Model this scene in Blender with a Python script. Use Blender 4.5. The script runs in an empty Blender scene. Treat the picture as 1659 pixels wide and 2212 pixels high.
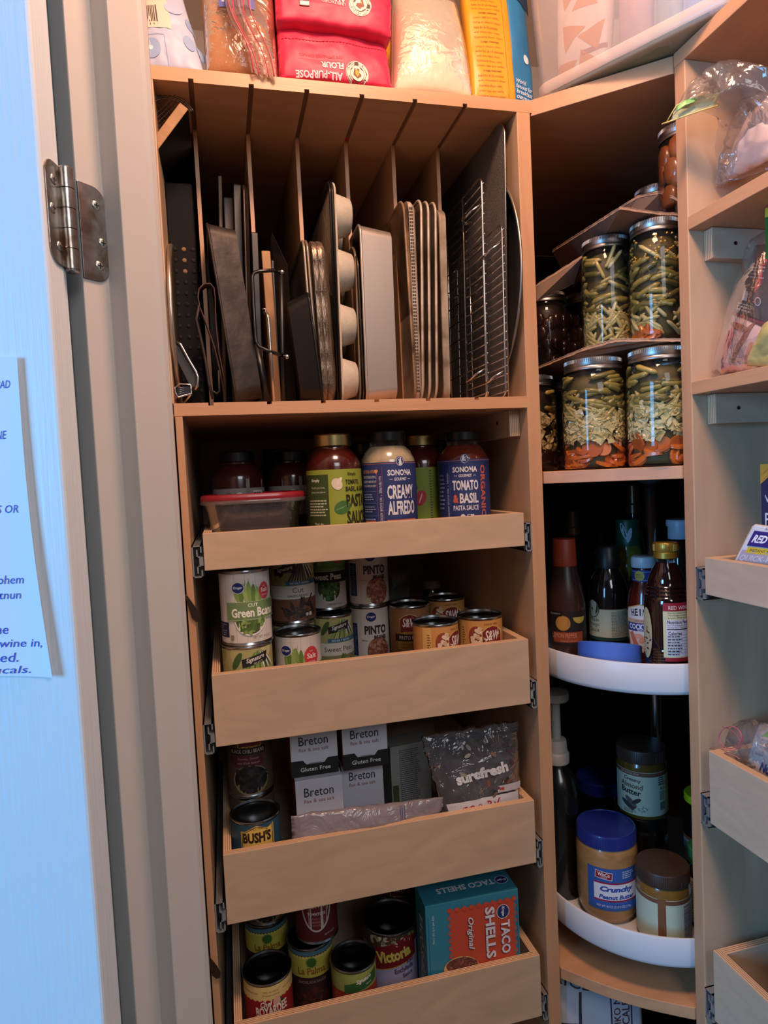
import bpy, bmesh, math, random
from mathutils import Vector as V, Matrix, noise
random.seed(4)
PI=math.pi; sin=math.sin; cos=math.cos; rad=math.radians
SC=bpy.context.scene; COL=SC.collection
# ---------------------------------------------------------------- camera measured from the photograph
FPX=1419.0; CX,CY=829.5,1106.0
yaw,pit,rol=rad(13.6),rad(3.157),rad(2.77)
CF=V((sin(yaw)*cos(pit),cos(yaw)*cos(pit),-sin(pit))); r_=V((cos(yaw),-sin(yaw),0)); d_=CF.cross(r_)
CR=r_*cos(rol)+d_*sin(rol); CD=-r_*sin(rol)+d_*cos(rol); CP=V((0,0,1.5))
def ray(x,y): return CR*((x-CX)/FPX)+CD*((y-CY)/FPX)+CF
def on(x,y,n,p):
    n=V(n); v=ray(x,y); return CP+v*(n.dot(V(p)-CP)/n.dot(v))
def aY(x,y,Y): return on(x,y,(0,1,0),(0,Y,0))
def aX(x,y,X): return on(x,y,(1,0,0),(X,0,0))
def aZ(x,y,Z): return on(x,y,(0,0,1),(0,0,Z))
cam=bpy.data.cameras.new('camera'); co=bpy.data.objects.new('camera',cam); COL.objects.link(co)
cam.sensor_fit='VERTICAL'; cam.sensor_height=36; cam.lens=FPX/2212*36; cam.clip_start=.02
co.matrix_world=Matrix(((CR.x,-CD.x,-CF.x,CP.x),(CR.y,-CD.y,-CF.y,CP.y),(CR.z,-CD.z,-CF.z,CP.z),(0,0,0,1)))
SC.camera=co
# ---------------------------------------------------------------- materials
def lin(c):
    if isinstance(c,str):
        c=[int(c[i:i+2],16)/255 for i in (0,2,4)]
        c=[x/12.92 if x<.04045 else ((x+.055)/1.055)**2.4 for x in c]
    return (*c[:3],1)
MC={}
def mat(name,color,rough=.5,metal=0,bump=0,bscale=60,var=0,vscale=8,stretch=(1,1,1),coat=0,spec=.5,color2=None,band=None,trans=0,dist=.6):
    if name in MC: return MC[name]
    m=bpy.data.materials.new(name); m.use_nodes=True; nt=m.node_tree; N=nt.nodes; K=nt.links
    b=N['Principled BSDF']; c=lin(color); b.inputs['Base Color'].default_value=c
    b.inputs['Roughness'].default_value=rough; b.inputs['Metallic'].default_value=metal
    b.inputs['Coat Weight'].default_value=coat; b.inputs['Specular IOR Level'].default_value=spec
    if trans: b.inputs['Transmission Weight'].default_value=trans
    if var or bump or band:
        tc=N.new('ShaderNodeTexCoord'); mp=N.new('ShaderNodeMapping'); mp.inputs['Scale'].default_value=stretch
        K.new(tc.outputs['Object'],mp.inputs['Vector'])
    if var:
        n=N.new('ShaderNodeTexNoise'); n.inputs['Scale'].default_value=vscale; n.inputs['Detail'].default_value=5; n.inputs['Distortion'].default_value=dist
        K.new(mp.outputs[0],n.inputs['Vector'])
        r=N.new('ShaderNodeValToRGB'); r.color_ramp.elements[0].position=.32; r.color_ramp.elements[1].position=.68
        c2=lin(color2) if color2 else tuple(max(0,x*(1-var)) for x in c[:3])+(1,)
        r.color_ramp.elements[0].color=c2; r.color_ramp.elements[1].color=c
        K.new(n.outputs['Fac'],r.inputs['Fac']); K.new(r.outputs['Color'],b.inputs['Base Color'])
    if band:
        ax,sc,cb=band
        w=N.new('ShaderNodeTexWave'); w.bands_direction=ax; w.inputs['Scale'].default_value=sc; w.inputs['Distortion'].default_value=.15
        K.new(tc.outputs['Object'],w.inputs['Vector'])
        r=N.new('ShaderNodeValToRGB'); r.color_ramp.elements[0].position=.25; r.color_ramp.elements[1].position=.6
        r.color_ramp.elements[0].color=lin(cb); r.color_ramp.elements[1].color=c
        K.new(w.outputs['Fac'],r.inputs['Fac']); K.new(r.outputs['Color'],b.inputs['Base Color'])
    if bump:
        n=N.new('ShaderNodeTexNoise'); n.inputs['Scale'].default_value=bscale; n.inputs['Detail'].default_value=4
        K.new(mp.outputs[0],n.inputs['Vector'])
        u=N.new('ShaderNodeBump'); u.inputs['Strength'].default_value=bump; u.inputs['Distance'].default_value=.002
        K.new(n.outputs['Fac'],u.inputs['Height']); K.new(u.outputs[0],b.inputs['Normal'])
    MC[name]=m; return m
def film(name,tint,haze=.25,gloss=.5,bump=.6,bscale=40,rough=.15):
    """clear plastic or thin glass: see-through, a little milky, with a sheen"""
    if name in MC: return MC[name]
    m=bpy.data.materials.new(name); m.use_nodes=True; nt=m.node_tree; N=nt.nodes; K=nt.links; N.clear()
    o=N.new('ShaderNodeOutputMaterial'); tr=N.new('ShaderNodeBsdfTransparent'); tr.inputs[0].default_value=tuple(q**.25 for q in lin(tint)[:3])+(1,)
    df=N.new('ShaderNodeBsdfDiffuse'); df.inputs[0].default_value=lin(tint); tl=N.new('ShaderNodeBsdfTranslucent'); tl.inputs[0].default_value=lin(tint)
    a=N.new('ShaderNodeMixShader'); a.inputs[0].default_value=.35; K.new(df.outputs[0],a.inputs[1]); K.new(tl.outputs[0],a.inputs[2])
    b=N.new('ShaderNodeMixShader'); b.inputs[0].default_value=haze; K.new(tr.outputs[0],b.inputs[1]); K.new(a.outputs[0],b.inputs[2])
    gl=N.new('ShaderNodeBsdfGlossy'); gl.inputs['Roughness'].default_value=rough
    lw=N.new('ShaderNodeFresnel'); lw.inputs['IOR'].default_value=1.45
    mu=N.new('ShaderNodeMath'); mu.operation='MULTIPLY_ADD'; mu.inputs[1].default_value=gloss*1.15; mu.inputs[2].default_value=.02*gloss; mu.use_clamp=True
    K.new(lw.outputs[0],mu.inputs[0])
    if bump:
        tc=N.new('ShaderNodeTexCoord'); n=N.new('ShaderNodeTexNoise'); n.inputs['Scale'].default_value=bscale; n.inputs['Detail'].default_value=3; n.inputs['Distortion'].default_value=1.5
        K.new(tc.outputs['Object'],n.inputs['Vector']); u=N.new('ShaderNodeBump'); u.inputs['Strength'].default_value=bump; u.inputs['Distance'].default_value=.01
        K.new(n.outputs['Fac'],u.inputs['Height'])
        for q in (gl,lw,df): K.new(u.outputs[0],q.inputs['Normal'])
    c=N.new('ShaderNodeMixShader'); K.new(mu.outputs[0],c.inputs[0]); K.new(b.outputs[0],c.inputs[1]); K.new(gl.outputs[0],c.inputs[2])
    K.new(c.outputs[0],o.inputs[0]); MC[name]=m; return m
def C(h,rough=.55): return mat('ink_'+h,h,rough)      # printed inks and plain plastics
# wood
WX=mat('maple_along_x','C99870',.42,bump=.08,bscale=30,var=.17,vscale=3.2,stretch=(1.2,9,14))
WY=mat('maple_along_y','C99870',.42,bump=.08,bscale=30,var=.17,vscale=3.2,stretch=(9,1.2,14))
WZ=mat('maple_along_z','C89770',.42,bump=.08,bscale=30,var=.17,vscale=3.2,stretch=(12,12,1))
PFX=mat('birch_face_x','CFB194',.4,bump=.05,bscale=25,var=.16,vscale=3.0,stretch=(1.7,5,6.5),dist=2.2)
PFY=mat('birch_face_y','CFB194',.4,bump=.05,bscale=25,var=.16,vscale=3.0,stretch=(5,1.7,6.5),dist=2.2)
PFZ=mat('birch_panel','CBAC8C',.45,bump=.05,bscale=25,var=.14,vscale=2.2,stretch=(7,7,1.2),color2='B8987A')
PEY=mat('ply_edge_y','E0BE9A',.5,band=('Y',100,'A87F5E'))
PEX=mat('ply_edge_x','E0BE9A',.5,band=('X',100,'A87F5E'))
DIVM=mat('divider_ply','B08E6C',.55,var=.12,vscale=4,stretch=(6,6,1.5))
GROOVE=mat('groove_wood','8A6648',.7)
BLK=mat('black_enamel','141414',.38); DK=mat('dark_steel','2A2827',.42,metal=.6,var=.3,vscale=14,bump=.1,bscale=80)
ALU=mat('aluminium','C2B9AF',.34,metal=1,var=.25,vscale=9); STEEL=mat('steel','C8CACC',.22,metal=1); CHR=mat('zinc_slide','C6CBCE',.3,metal=.8)
TIN=mat('can_tin','A9ADB0',.25,metal=1); LIDM=mat('jar_lid_steel','A39C96',.36,metal=1)
GREY=mat('grey_nonstick','676462',.6,metal=0,bump=.5,bscale=260,var=.15,vscale=30)
WHT=mat('white_plastic','DCE0E2',.35)
GLASS=film('jar_glass','F6F8F4',.01,.42,0,rough=.03)
# ---------------------------------------------------------------- mesh builder
class B:
    def __init__(s): s.v=[];s.f=[];s.i=[];s.m=[];s.T=Matrix();s.c=0;s.sm=[];s.sf=False
    def mat(s,m):
        if m not in s.m: s.m.append(m)
        s.c=s.m.index(m); return s
    def smooth(s,k=True): s.sf=k; return s
    def add(s,vs,fs):
        o=len(s.v); s.v+= [s.T@V(p) for p in vs]
        for f in fs: s.f.append([o+k for k in f]); s.i.append(s.c); s.sm.append(s.sf)
        return s
    def box(s,x0,x1,y0,y1,z0,z1,mm=None):
        vs=[(x,y,z) for x in (x0,x1) for y in (y0,y1) for z in (z0,z1)]
        fs=[(0,1,3,2),(4,6,7,5),(0,4,5,1),(2,3,7,6),(0,2,6,4),(1,5,7,3)]  # -x +x -y +y -z +z
        if mm:
            o=len(s.v); s.v+=[s.T@V(p) for p in vs]; k0=s.c
            for j,f in enumerate(fs):
                s.mat(mm[j] or s.m[k0]); s.f.append([o+k for k in f]); s.i.append(s.c); s.sm.append(False)
            s.c=k0; return s
        return s.add(vs,fs)
    def prism(s,pts,a,b,ax='z'):
        """pts: polygon in the two axes left, extruded from a to b along ax"""
        n=len(pts)
        def P(p,h): return {'z':(p[0],p[1],h),'y':(p[0],h,p[1]),'x':(h,p[0],p[1])}[ax]
        vs=[P(p,a) for p in pts]+[P(p,b) for p in pts]
        return s.add(vs,[tuple(range(n))[::-1],tuple(range(n,2*n))]+[(k,(k+1)%n,n+(k+1)%n,n+k) for k in range(n)])
    def lathe(s,pr,n=40,c=(0,0,0),ax='z',cap=True):
        vs=[];
        for r,h in pr:
            for k in range(n):
                a=2*PI*k/n; p=(r*cos(a),r*sin(a),h)
                if ax=='x': p=(h,r*cos(a),r*sin(a))
                if ax=='y': p=(r*cos(a),h,r*sin(a))
                vs.append((p[0]+c[0],p[1]+c[1],p[2]+c[2]))
        fs=[]
        for j in range(len(pr)-1):
            for k in range(n): fs.append((j*n+k,j*n+(k+1)%n,(j+1)*n+(k+1)%n,(j+1)*n+k))
        s.add(vs,fs)
        if cap:
            o=len(s.v)-len(vs); q=len(pr)-1
            for j,rv in ((0,True),(q,False)):
                if pr[j][0]>1e-5:
                    f=[o+j*n+k for k in range(n)]; s.f.append(f[::-1] if rv else f); s.i.append(s.c); s.sm.append(False)
        return s
    def tube(s,pts,r,n=8,closed=False):
        pts=[V(p) for p in pts]; m=len(pts); vs=[]
        for j,p in enumerate(pts):
            a=pts[(j-1)%m] if (closed or j>0) else p; b=pts[(j+1)%m] if (closed or j<m-1) else p
            t=(b-a).normalized(); u=t.orthogonal().normalized() if j==0 else (u-t*u.dot(t)).normalized(); w=t.cross(u)
            rr=r[j] if isinstance(r,(list,tuple)) else r
            for k in range(n): vs.append(p+(u*cos(2*PI*k/n)+w*sin(2*PI*k/n))*rr)
        fs=[(j*n+k,j*n+(k+1)%n,((j+1)%m)*n+(k+1)%n,((j+1)%m)*n+k) for j in range(m if closed else m-1) for k in range(n)]
        if not closed: fs+=[tuple(range(n))[::-1],tuple(range((m-1)*n,m*n))]
        return s.add(vs,fs)
    def loft(s,rings,cap0=True,cap1=True,q=5):
        """rings of rounded rectangles (cx,cy,w,h,r,z) in local xy at height z"""
        vs=[]
        for cx,cy,w,h,r,z in rings:
            r=max(min(r,w/2-1e-4,h/2-1e-4),1e-4)
            for gx,gy,a0 in ((1,1,0),(-1,1,90),(-1,-1,180),(1,-1,270)):
                for k in range(q):
                    a=rad(a0+90*k/(q-1)); vs.append((cx+gx*(w/2-r)+r*cos(a),cy+gy*(h/2-r)+r*sin(a),z))
        n=4*q; fs=[(j*n+k,j*n+(k+1)%n,(j+1)*n+(k+1)%n,(j+1)*n+k) for j in range(len(rings)-1) for k in range(n)]
        if cap0: fs.append(tuple(range(n))[::-1])
        if cap1: fs.append(tuple(range((len(rings)-1)*n,len(rings)*n)))
        return s.add(vs,fs)
    def ball(s,c,rx,ry=None,rz=None,n=10,m=6,R=None):
        ry=ry or rx; rz=rz or rx; vs=[];c=V(c)
        for j in range(m+1):
            t=PI*j/m
            for k in range(n):
                a=2*PI*k/n; p=V((rx*sin(t)*cos(a),ry*sin(t)*sin(a),rz*cos(t)))
                if R: p=R@p
                vs.append(c+p)
        return s.add(vs,[(j*n+k,(j+1)*n+k,(j+1)*n+(k+1)%n,j*n+(k+1)%n) for j in range(m) for k in range(n)])
    def build(s,name,par=None,smooth=None,bev=0,merge=False,angle=None):
        me=bpy.data.meshes.new(name); me.from_pydata([tuple(p) for p in s.v],[],s.f)
        for m in s.m: me.materials.append(m)
        for p,i,q in zip(me.polygons,s.i,s.sm): p.material_index=i; p.use_smooth=q if smooth is None else smooth
        bm=bmesh.new(); bm.from_mesh(me)
        if merge: bmesh.ops.remove_doubles(bm,verts=bm.verts,dist=1e-5)
        bmesh.ops.dissolve_degenerate(bm,edges=bm.edges,dist=1e-7)
        bmesh.ops.recalc_face_normals(bm,faces=bm.faces); bm.to_mesh(me); bm.free(); me.update()
        o=bpy.data.objects.new(name,me); COL.objects.link(o)
        if par: o.parent=par
        if bev:
            b=o.modifiers.new('bevel','BEVEL'); b.width=bev; b.segments=2; b.limit_method='ANGLE'; b.angle_limit=rad(40)
        if angle: me.set_sharp_from_angle(angle=rad(angle))
        return o
def tag(o,label,cat,group=None):
    o['label']=label; o['category']=cat
    if group: o['group']=group
    return o
def st(o): o['kind']='structure'; return o
def thing(name,loc,label,cat,rz=0,group=None,M=None):
    o=bpy.data.objects.new(name,None); COL.objects.link(o); o.location=loc; o.rotation_euler=(0,0,rz); o.empty_display_size=.02
    if M is not None: o.matrix_world=M
    return tag(o,label,cat,group)
def dup(root,label,loc=None,rz=None,M=None):
    r=root.copy(); COL.objects.link(r); r['label']=label
    if loc is not None: r.location=loc
    if rz is not None: r.rotation_euler=(0,0,rz)
    if M is not None: r.matrix_world=M
    for ch in list(root.children):
        c=ch.copy(); COL.objects.link(c); c.parent=r
        for g in ch.children: k=g.copy(); COL.objects.link(k); k.parent=c
    return r
def box(name,par,m,*a,bev=.0006,mm=None):
    return B().mat(m).box(*a,mm=mm).build(name,par,bev=bev)
# ---------------------------------------------------------------- printed artwork, wrapped on any surface
_tx={}
def txt(s,bold,shear):
    k=(s,bold,shear)
    if k in _tx: return _tx[k]
    cu=bpy.data.curves.new('t','FONT'); cu.body=s; cu.size=1; cu.offset=bold; cu.shear=shear; cu.resolution_u=2; cu.fill_mode='FRONT'
    o=bpy.data.objects.new('t',cu); COL.objects.link(o); dg=bpy.context.evaluated_depsgraph_get(); dg.update()
    me=bpy.data.meshes.new_from_object(o.evaluated_get(dg)); bpy.data.objects.remove(o); bpy.data.curves.remove(cu)
    vs=[(v.co.x,v.co.y) for v in me.vertices]; fs=[tuple(p.vertices) for p in me.polygons]; bpy.data.meshes.remove(me)
    x0=min(v[0] for v in vs);x1=max(v[0] for v in vs);y0=min(v[1] for v in vs);y1=max(v[1] for v in vs)
    w=max(x1-x0,1e-3);h=max(y1-y0,1e-3)
    _tx[k]=([((x-(x0+x1)/2)/w,(y-(y0+y1)/2)/h) for x,y in vs],fs,w/h); return _tx[k]
class L:
    """flat shapes (s,t) in metres drawn in layers, cut every `step` and mapped on a surface by fn(s,t,lift)"""
    def __init__(s,fn,step=.006,lift=.00022,sv=False): s.fn=fn;s.step=step;s.lift=lift;s.b=B();s.k=1;s.sv=sv;s.lay=0
    def poly(s,pts,m,fs=None,grid=True):
        s.lay+=1; bm=bmesh.new(); vs=[bm.verts.new((p[0],p[1],0)) for p in pts]
        for f in (fs or [tuple(range(len(pts)))]):
            try: bm.faces.new([vs[k] for k in f])
            except ValueError: pass
        for ax in ((0,1) if s.sv else (0,)):
            a=min(p[ax] for p in pts); b=max(p[ax] for p in pts)
            if s.step:
                for j in range(math.floor(a/s.step)+1,math.ceil(b/s.step)):
                    c=j*s.step; pc=(c,0,0) if ax==0 else (0,c,0); no=(1,0,0) if ax==0 else (0,1,0)
                    bmesh.ops.bisect_plane(bm,geom=bm.verts[:]+bm.edges[:]+bm.faces[:],plane_co=pc,plane_no=no)
        bm.verts.index_update(); l=s.lift+s.lay*.000012
        s.b.mat(m).smooth(True).add([s.fn(v.co.x,v.co.y,l) for v in bm.verts],[[v.index for v in f.verts] for f in bm.faces]); bm.free(); return s
    def rect(s,x0,y0,x1,y1,m): return s.poly([(x0,y0),(x1,y0),(x1,y1),(x0,y1)],m)
    def ell(s,cx,cy,rx,ry,m,rot=0,n=22,a0=0,a1=2*PI):
        c,q=cos(rot),sin(rot); P=[]
        for k in range(n):
            a=a0+(a1-a0)*k/(n if a1-a0>6.2 else n-1); x,y=rx*cos(a),ry*sin(a); P.append((cx+x*c-y*q,cy+x*q+y*c))
        return s.poly(P,m)
    def t(s,tx,cx,cy,w,h,m,rot=0,bold=.0,shear=0):
        if not tx.strip(): return s
        P,F,asp=txt(tx,bold,shear)
        if w is None: w=h*asp
        c,q=cos(rot),sin(rot)
        return s.poly([(cx+x*w*c-y*h*q,cy+x*w*q+y*h*c) for x,y in P],m,F)
    def lines(s,x0,y0,x1,y1,n,m,seed=1,fill=.45):
        """rows of small print too fine to read"""
        R=random.Random(seed); dh=(y1-y0)/n
        for k in range(n):
            y=y1-dh*(k+.5); x=x0; e=x1-(x1-x0)*R.uniform(0,.25)
            while x<e-.001:
                w=R.uniform(.0018,.0055); s.rect(x,y-dh*fill/2,min(x+w,e),y+dh*fill/2,m); x+=w+.0010
        return s
    def build(s,name,par): return s.b.build(name,par)
def cyl(R,z0=0):
    return lambda s,t,l:((R+l)*sin(s/R),-(R+l)*cos(s/R),z0+t)
def face_cam(x,y,extra=0): return -math.atan2(x,y)+extra
def frameM(o,xa,za):
    """matrix with origin o, x axis xa, z axis near za; -y faces out"""
    xa=V(xa).normalized(); ya=V(za).cross(xa).normalized(); za=xa.cross(ya)
    return Matrix(((xa.x,ya.x,za.x,o[0]),(xa.y,ya.y,za.y,o[1]),(xa.z,ya.z,za.z,o[2]),(0,0,0,1)))
# ================================================================ setting
PAINT=mat('trim_paint','CAC2BB',.42,bump=.12,bscale=18,stretch=(6,6,.5))
DOORP=mat('door_paint','DDE4EA',.4,bump=.25,bscale=60,stretch=(5,5,.25))
WALLP=mat('wall_paint','CFC6BA',.7,bump=.05,bscale=120)
def sbox(name,m,*a): return st(box(name,None,m,*a,bev=0))
sbox('floor',mat('vinyl_floor','8A7B6A',.5,var=.2,vscale=6),-1.6,1.2,-1.6,1.62,-.05,0)
sbox('ceiling',mat('ceiling_paint','E6E0D6',.8),-.6,1.2,-.25,1.62,2.52,2.57)
sbox('wall_back',WALLP,-.10,1.2,1.58,1.62,0,2.52)
sbox('wall_right',WALLP,1.14,1.2,-.6,1.58,0,2.52)
sbox('wall_left',WALLP,-.10,-.078,.66,1.58,0,2.52)
D0=V((-.1145,.53,0)); DT=V((.242,.970,0)).normalized(); DW=V((-.970,.242,0)).normalized()
P0=V((-.0989,.575)); P=[(-.113,.589),(-.0989,.575),(-.0822,.5917),(-.0668,.5763),(-.046,.597),(-.0425,.5985),(-.0392,.604),(-.0392,.612),(-.078,.65),(-.13,.66)]
st(B().mat(PAINT).prism(P,0,2.52).build('trim_1',bev=.0012))
st(B().mat(WALLP).prism([(-.113,.592),(-.13,.66),(-1.2,1.75),(-1.25,1.70)],0,2.52).build('wall_front'))
# open door: slab, its painted face towards the kitchen light
M=frameM((D0.x,D0.y,.02),-DW,(0,0,1))   # local x runs right along the face, -y is the face normal, face at y=0
d=st(B().mat(DOORP).box(-.62,0,0,.03,0,2.02).build('door_1',bev=.0025)); d.matrix_world=M
# ---------------------------------------------------------------- hinge
NIK=mat('hinge_nickel','B7B2AC',.28,metal=1,var=.35,vscale=60,color2='7F6A5A',bump=.05,bscale=200)
SCRW=mat('screw_steel','D6D2C8',.3,metal=1)
zt=aY(170,390,.575).z; zb=aY(180,600,.575).z
hg=thing('door_hinge',(-.1030,.5565,zb),'nickel butt hinge with rounded leaves and cross-head screws on the white door frame','hinge')
def rr(w,h,r,side):   # rounded only at the far side
    p=[(0,0),(0,h)]
    for a in range(90,-1,-15): p.append((w-r+r*cos(rad(a)),h-r+r*sin(rad(a))))
    for a in range(0,-91,-15): p.append((w-r+r*cos(rad(a)),r+r*sin(rad(a))))
    return [(side*x,z) for x,z in p]
def leaf(o,xa,w,h,side,spots,lab):
    Mx=Matrix.Translation(-V(hg.location))@frameM(o,xa,(0,0,1))
    b=B().mat(NIK); b.T=Mx; b.prism(rr(w,h,.012,side),-.0014,.0002,'y'); lf=b.build('leaf',hg,bev=.0004)
    for x,z in spots:
        s=B().mat(SCRW); s.T=Mx; s.smooth().lathe([(.0001,-.0024),(.0028,-.0023),(.0040,-.0015),(.0040,.0)],20,(side*x,0,z),'y'); s.smooth(False).mat(BLK)
        for q in (0,1):
            hw,hh=((.0022,.00045),(.00045,.0022))[q]; s.box(side*x-hw,side*x+hw,-.00255,-.0022,z-hh,z+hh)
        s.build('screw',lf)
H=zt-zb
leaf((P0.x,P0.y,zb),(.707,.707,0),.0245,H,1,[(.0155,H-.0150),(.0195,H*.42),(.0150,.0125)],'')
e1=D0+DT*.0305
leaf((e1.x,e1.y,zb+.001),DT,.0265,H,-1,[(.0150,H-.014),(.0190,H*.52),(.0125,.0135)],'')
b=B().mat(NIK).smooth()
for k in range(5):
    z0=H*k/5; b.lathe([(.0057,z0+.0003),(.0057,z0+H/5-.0003)],24)
b.lathe([(.0035,-.002),(.0050,-.0012),(.0052,.0006)],20); b.lathe([(.0052,H-.0006),(.0050,H+.001),(.003,H+.0018)],20)
b.build('knuckle',hg,angle=30)
# ---------------------------------------------------------------- handwritten note on the door
PAPER=mat('note_paper','E8EBF0',.75,var=.03,vscale=3)
Minv=M.inverted()
def dl(x,y):
    p=Minv@on(x,y,(DT.x,DT.y,0),(D0.x,D0.y,0)); return p.x,p.z
tr=dl(43,772); br=dl(122,1459); ph=tr[1]-br[1]; W=.20
def pf(s,t,l):   # s leftwards from the right edge is negative; right edge curls off the door
    u=t/ph; e=tr[0]*u+br[0]*(1-u)-.0035*sin(PI*u)
    c=.0010+.0045*math.exp(-abs(s)/.012)*(1-.5*u)
    return (e+s,-.0006-c-l,br[1]+t-.0024*s/.05)
lp=L(pf,.008,.0001,sv=True); lp.lift=.0; lp.rect(-W,0,0,ph,PAPER); lp.lift=.00025
INK=C('2342B8',.5); lw=lp; lw.step=.004; lw.lift=.0004
for s,x,y,w,h in (('BAD',14,833,30,15),('NE',14,942,24,16),('NS OR',22,1102,62,16),('.',4,1207,3,3),('rohem',30,1254,66,17),('utnun',27,1289,58,13),('ne',12,1366,28,13),('ewine in,',46,1392,104,18),('ied.',20,1423,46,19),('ucals.',30,1449,78,15)):
    a=dl(x,y); k=(br[1]-br[1]+a[1]-br[1])/ph; e=tr[0]*k+br[0]*(1-k); q=.53/FPX*.985
    lw.t(s,a[0]-e,a[1]-br[1],w*q,h*q,INK,rot=.04,bold=.0,shear=.3)
nt=lp.b.build('paper_note',None); nt.matrix_world=M
tag(nt,'white sheet of handwritten kitchen tips in blue marker on the open door','note')
# ================================================================ left cabinet
YF=.95; XL,XR=-.059,.490
cab=thing('pantry_cabinet',(0,YF,0),'tall maple pantry cabinet with a slotted tray rack above four pull-out drawers','cabinet')
def cb(name,m,x0,x1,y0,y1,z0,z1,par=cab,bev=.0008,mm=None): return box(name,par,m,x0,x1,y0-YF,y1-YF,z0,z1,bev=bev,mm=mm)
cb('side_panel',WZ,XL,-.049,YF,1.56,0,1.595,mm=(PFZ,PFZ,WZ,PFZ,WZ,WZ)); cb('side_panel',WZ,.468,XR,YF,1.56,0,2.044,mm=(PFZ,PFZ,WZ,PFZ,WZ,WZ))
cb('side_panel',PFZ,-.066,-.059,YF,1.56,1.595,2.044); cb('back_panel',PFZ,-.049,.468,1.555,1.567,0,2.044)
DX=[-.010,.0705,.1475,.227,.3065,.3845]; ZT=2.044
b=B().mat(WX).box(-.066,.494,0,.62,ZT+.005,2.062)
xs=[-.066]+[q for x in DX for q in (x-.0035,x+.0035)]+[.494]
for k in range(0,len(xs),2): b.box(xs[k],xs[k+1],0,.62,ZT,ZT+.005)
b.mat(GROOVE)
for x in DX: b.box(x-.0036,x+.0036,.001,.62,ZT+.0045,ZT+.0052)
b.build('top_shelf',cab)
b=B().mat(WX).box(-.063,.468,0,.60,1.5955,1.609); xs[0]=-.063; xs[-1]=.468
for k in range(0,len(xs),2): b.box(xs[k],xs[k+1],0,.60,1.609,1.613)
b.build('middle_shelf',cab)
for x in DX: cb('divider',DIVM,x-.003,x+.003,1.08,1.55,1.609,ZT+.004,mm=(DIVM,DIVM,WZ,DIVM,WZ,WZ),bev=0)
cb('cleat',PFY,.450,.4675,.978,1.50,1.553,1.5955,mm=(PFY,PFY,PEX,PFY,PFY,PFY))
b=B().mat(BLK); b.T=Matrix.Translation((.4495,.075,1.578)); b.lathe([(.0001,-.0006),(.003,-.0006),(.003,0)],12,ax='x'); b.build('cleat_screw',cab)
for px,py,z0,n in ((415,1312,0,'catch'),(459,2085,0,'catch')):
    p=aY(px,py,.948)-V((0,YF,0)); b=B().mat(mat('dark_bronze','3B2A22',.4,metal=.5)); b.T=Matrix.Translation(p)@Matrix.Rotation(-.20,4,'Y')
    b.prism([(-.009,.026),(-.0045,.012),(-.004,-.014),(0,-.021),(.005,-.022),(.0075,-.016),(.0055,-.004),(-.002,.018)],-.0015,.0015,'y'); b.build('catch',cab,bev=.0006)
# ---------------------------------------------------------------- drawers
def slide(b,x0,x1,z):
    xm=(x0+x1)/2; s=1 if x1>x0 else -1
    b.mat(BLK).box(min(x0,x1),max(x0,x1),.006,.5,z+.001,z+.044)
    b.mat(CHR)
    X=lambda q:x0+s*q*abs(x1-x0)
    for a,c,z0,z1 in ((0,.12,0,.045),(.0,.85,0,.0016),(0,.85,.0434,.045),(.73,.85,0,.010),(.73,.85,.035,.045),(.38,.5,.006,.017),(.38,.5,.028,.039),(.38,.72,.0155,.017),(.38,.72,.028,.0295),(.6,.95,.0165,.0285)):
        u,v=X(a),X(c); b.box(min(u,v),max(u,v),0,.5,z+z0,z+z1)
def drawer(loc,w,h,floor,label,rz=0,dep=.50,split='X',slz=-.009,right=True):
    t=thing('pullout_drawer',loc,label,'drawer',rz); T=.012
    FX=PFX if split=='X' else PFX
    top=PEY; topx=PEX
    box('drawer_front',t,PFX,0,w,0,T,0,h,bev=.0007,mm=(PFX,PFX,PFX,PFX,PFX,top))
    for x in (0,w-T): box('drawer_side',t,PFY,x,x+T,T,dep,0,h,bev=.0006,mm=(PFY,PFY,PEX,PFY,PFY,topx))
    box('drawer_back',t,PFX,T,w-T,dep-T,dep,0,h,bev=.0006,mm=(PFX,PFX,PFX,PFX,PFX,top))
    box('drawer_bottom',t,PFX,T,w-T,T,dep-T,floor-.006,floor,bev=0)
    for x0,x1 in ((-.0160,-.0003),(w+.0120,w+.0003)) if right else ((-.0185,-.0003),):
        b=B(); slide(b,x0,x1,slz); b.build('slide_rail',t)
    return t
DR=[(1.379,.0525,.012),(1.126,.104,.024),(.863,.104,.024),(.603,.104,.024)]
for (z,h,f),lb in zip(DR,('shallow maple pull-out drawer holding the pasta sauce jars, highest on the left','deep maple pull-out drawer full of vegetable and bean cans','deep maple pull-out drawer holding cracker boxes and a zip bag','lowest left maple pull-out drawer holding tomato cans and the teal box')):
    drawer((-.0325,YF,z),.488,h,f,lb)
FL=[z+f for z,h,f in DR]
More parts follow.
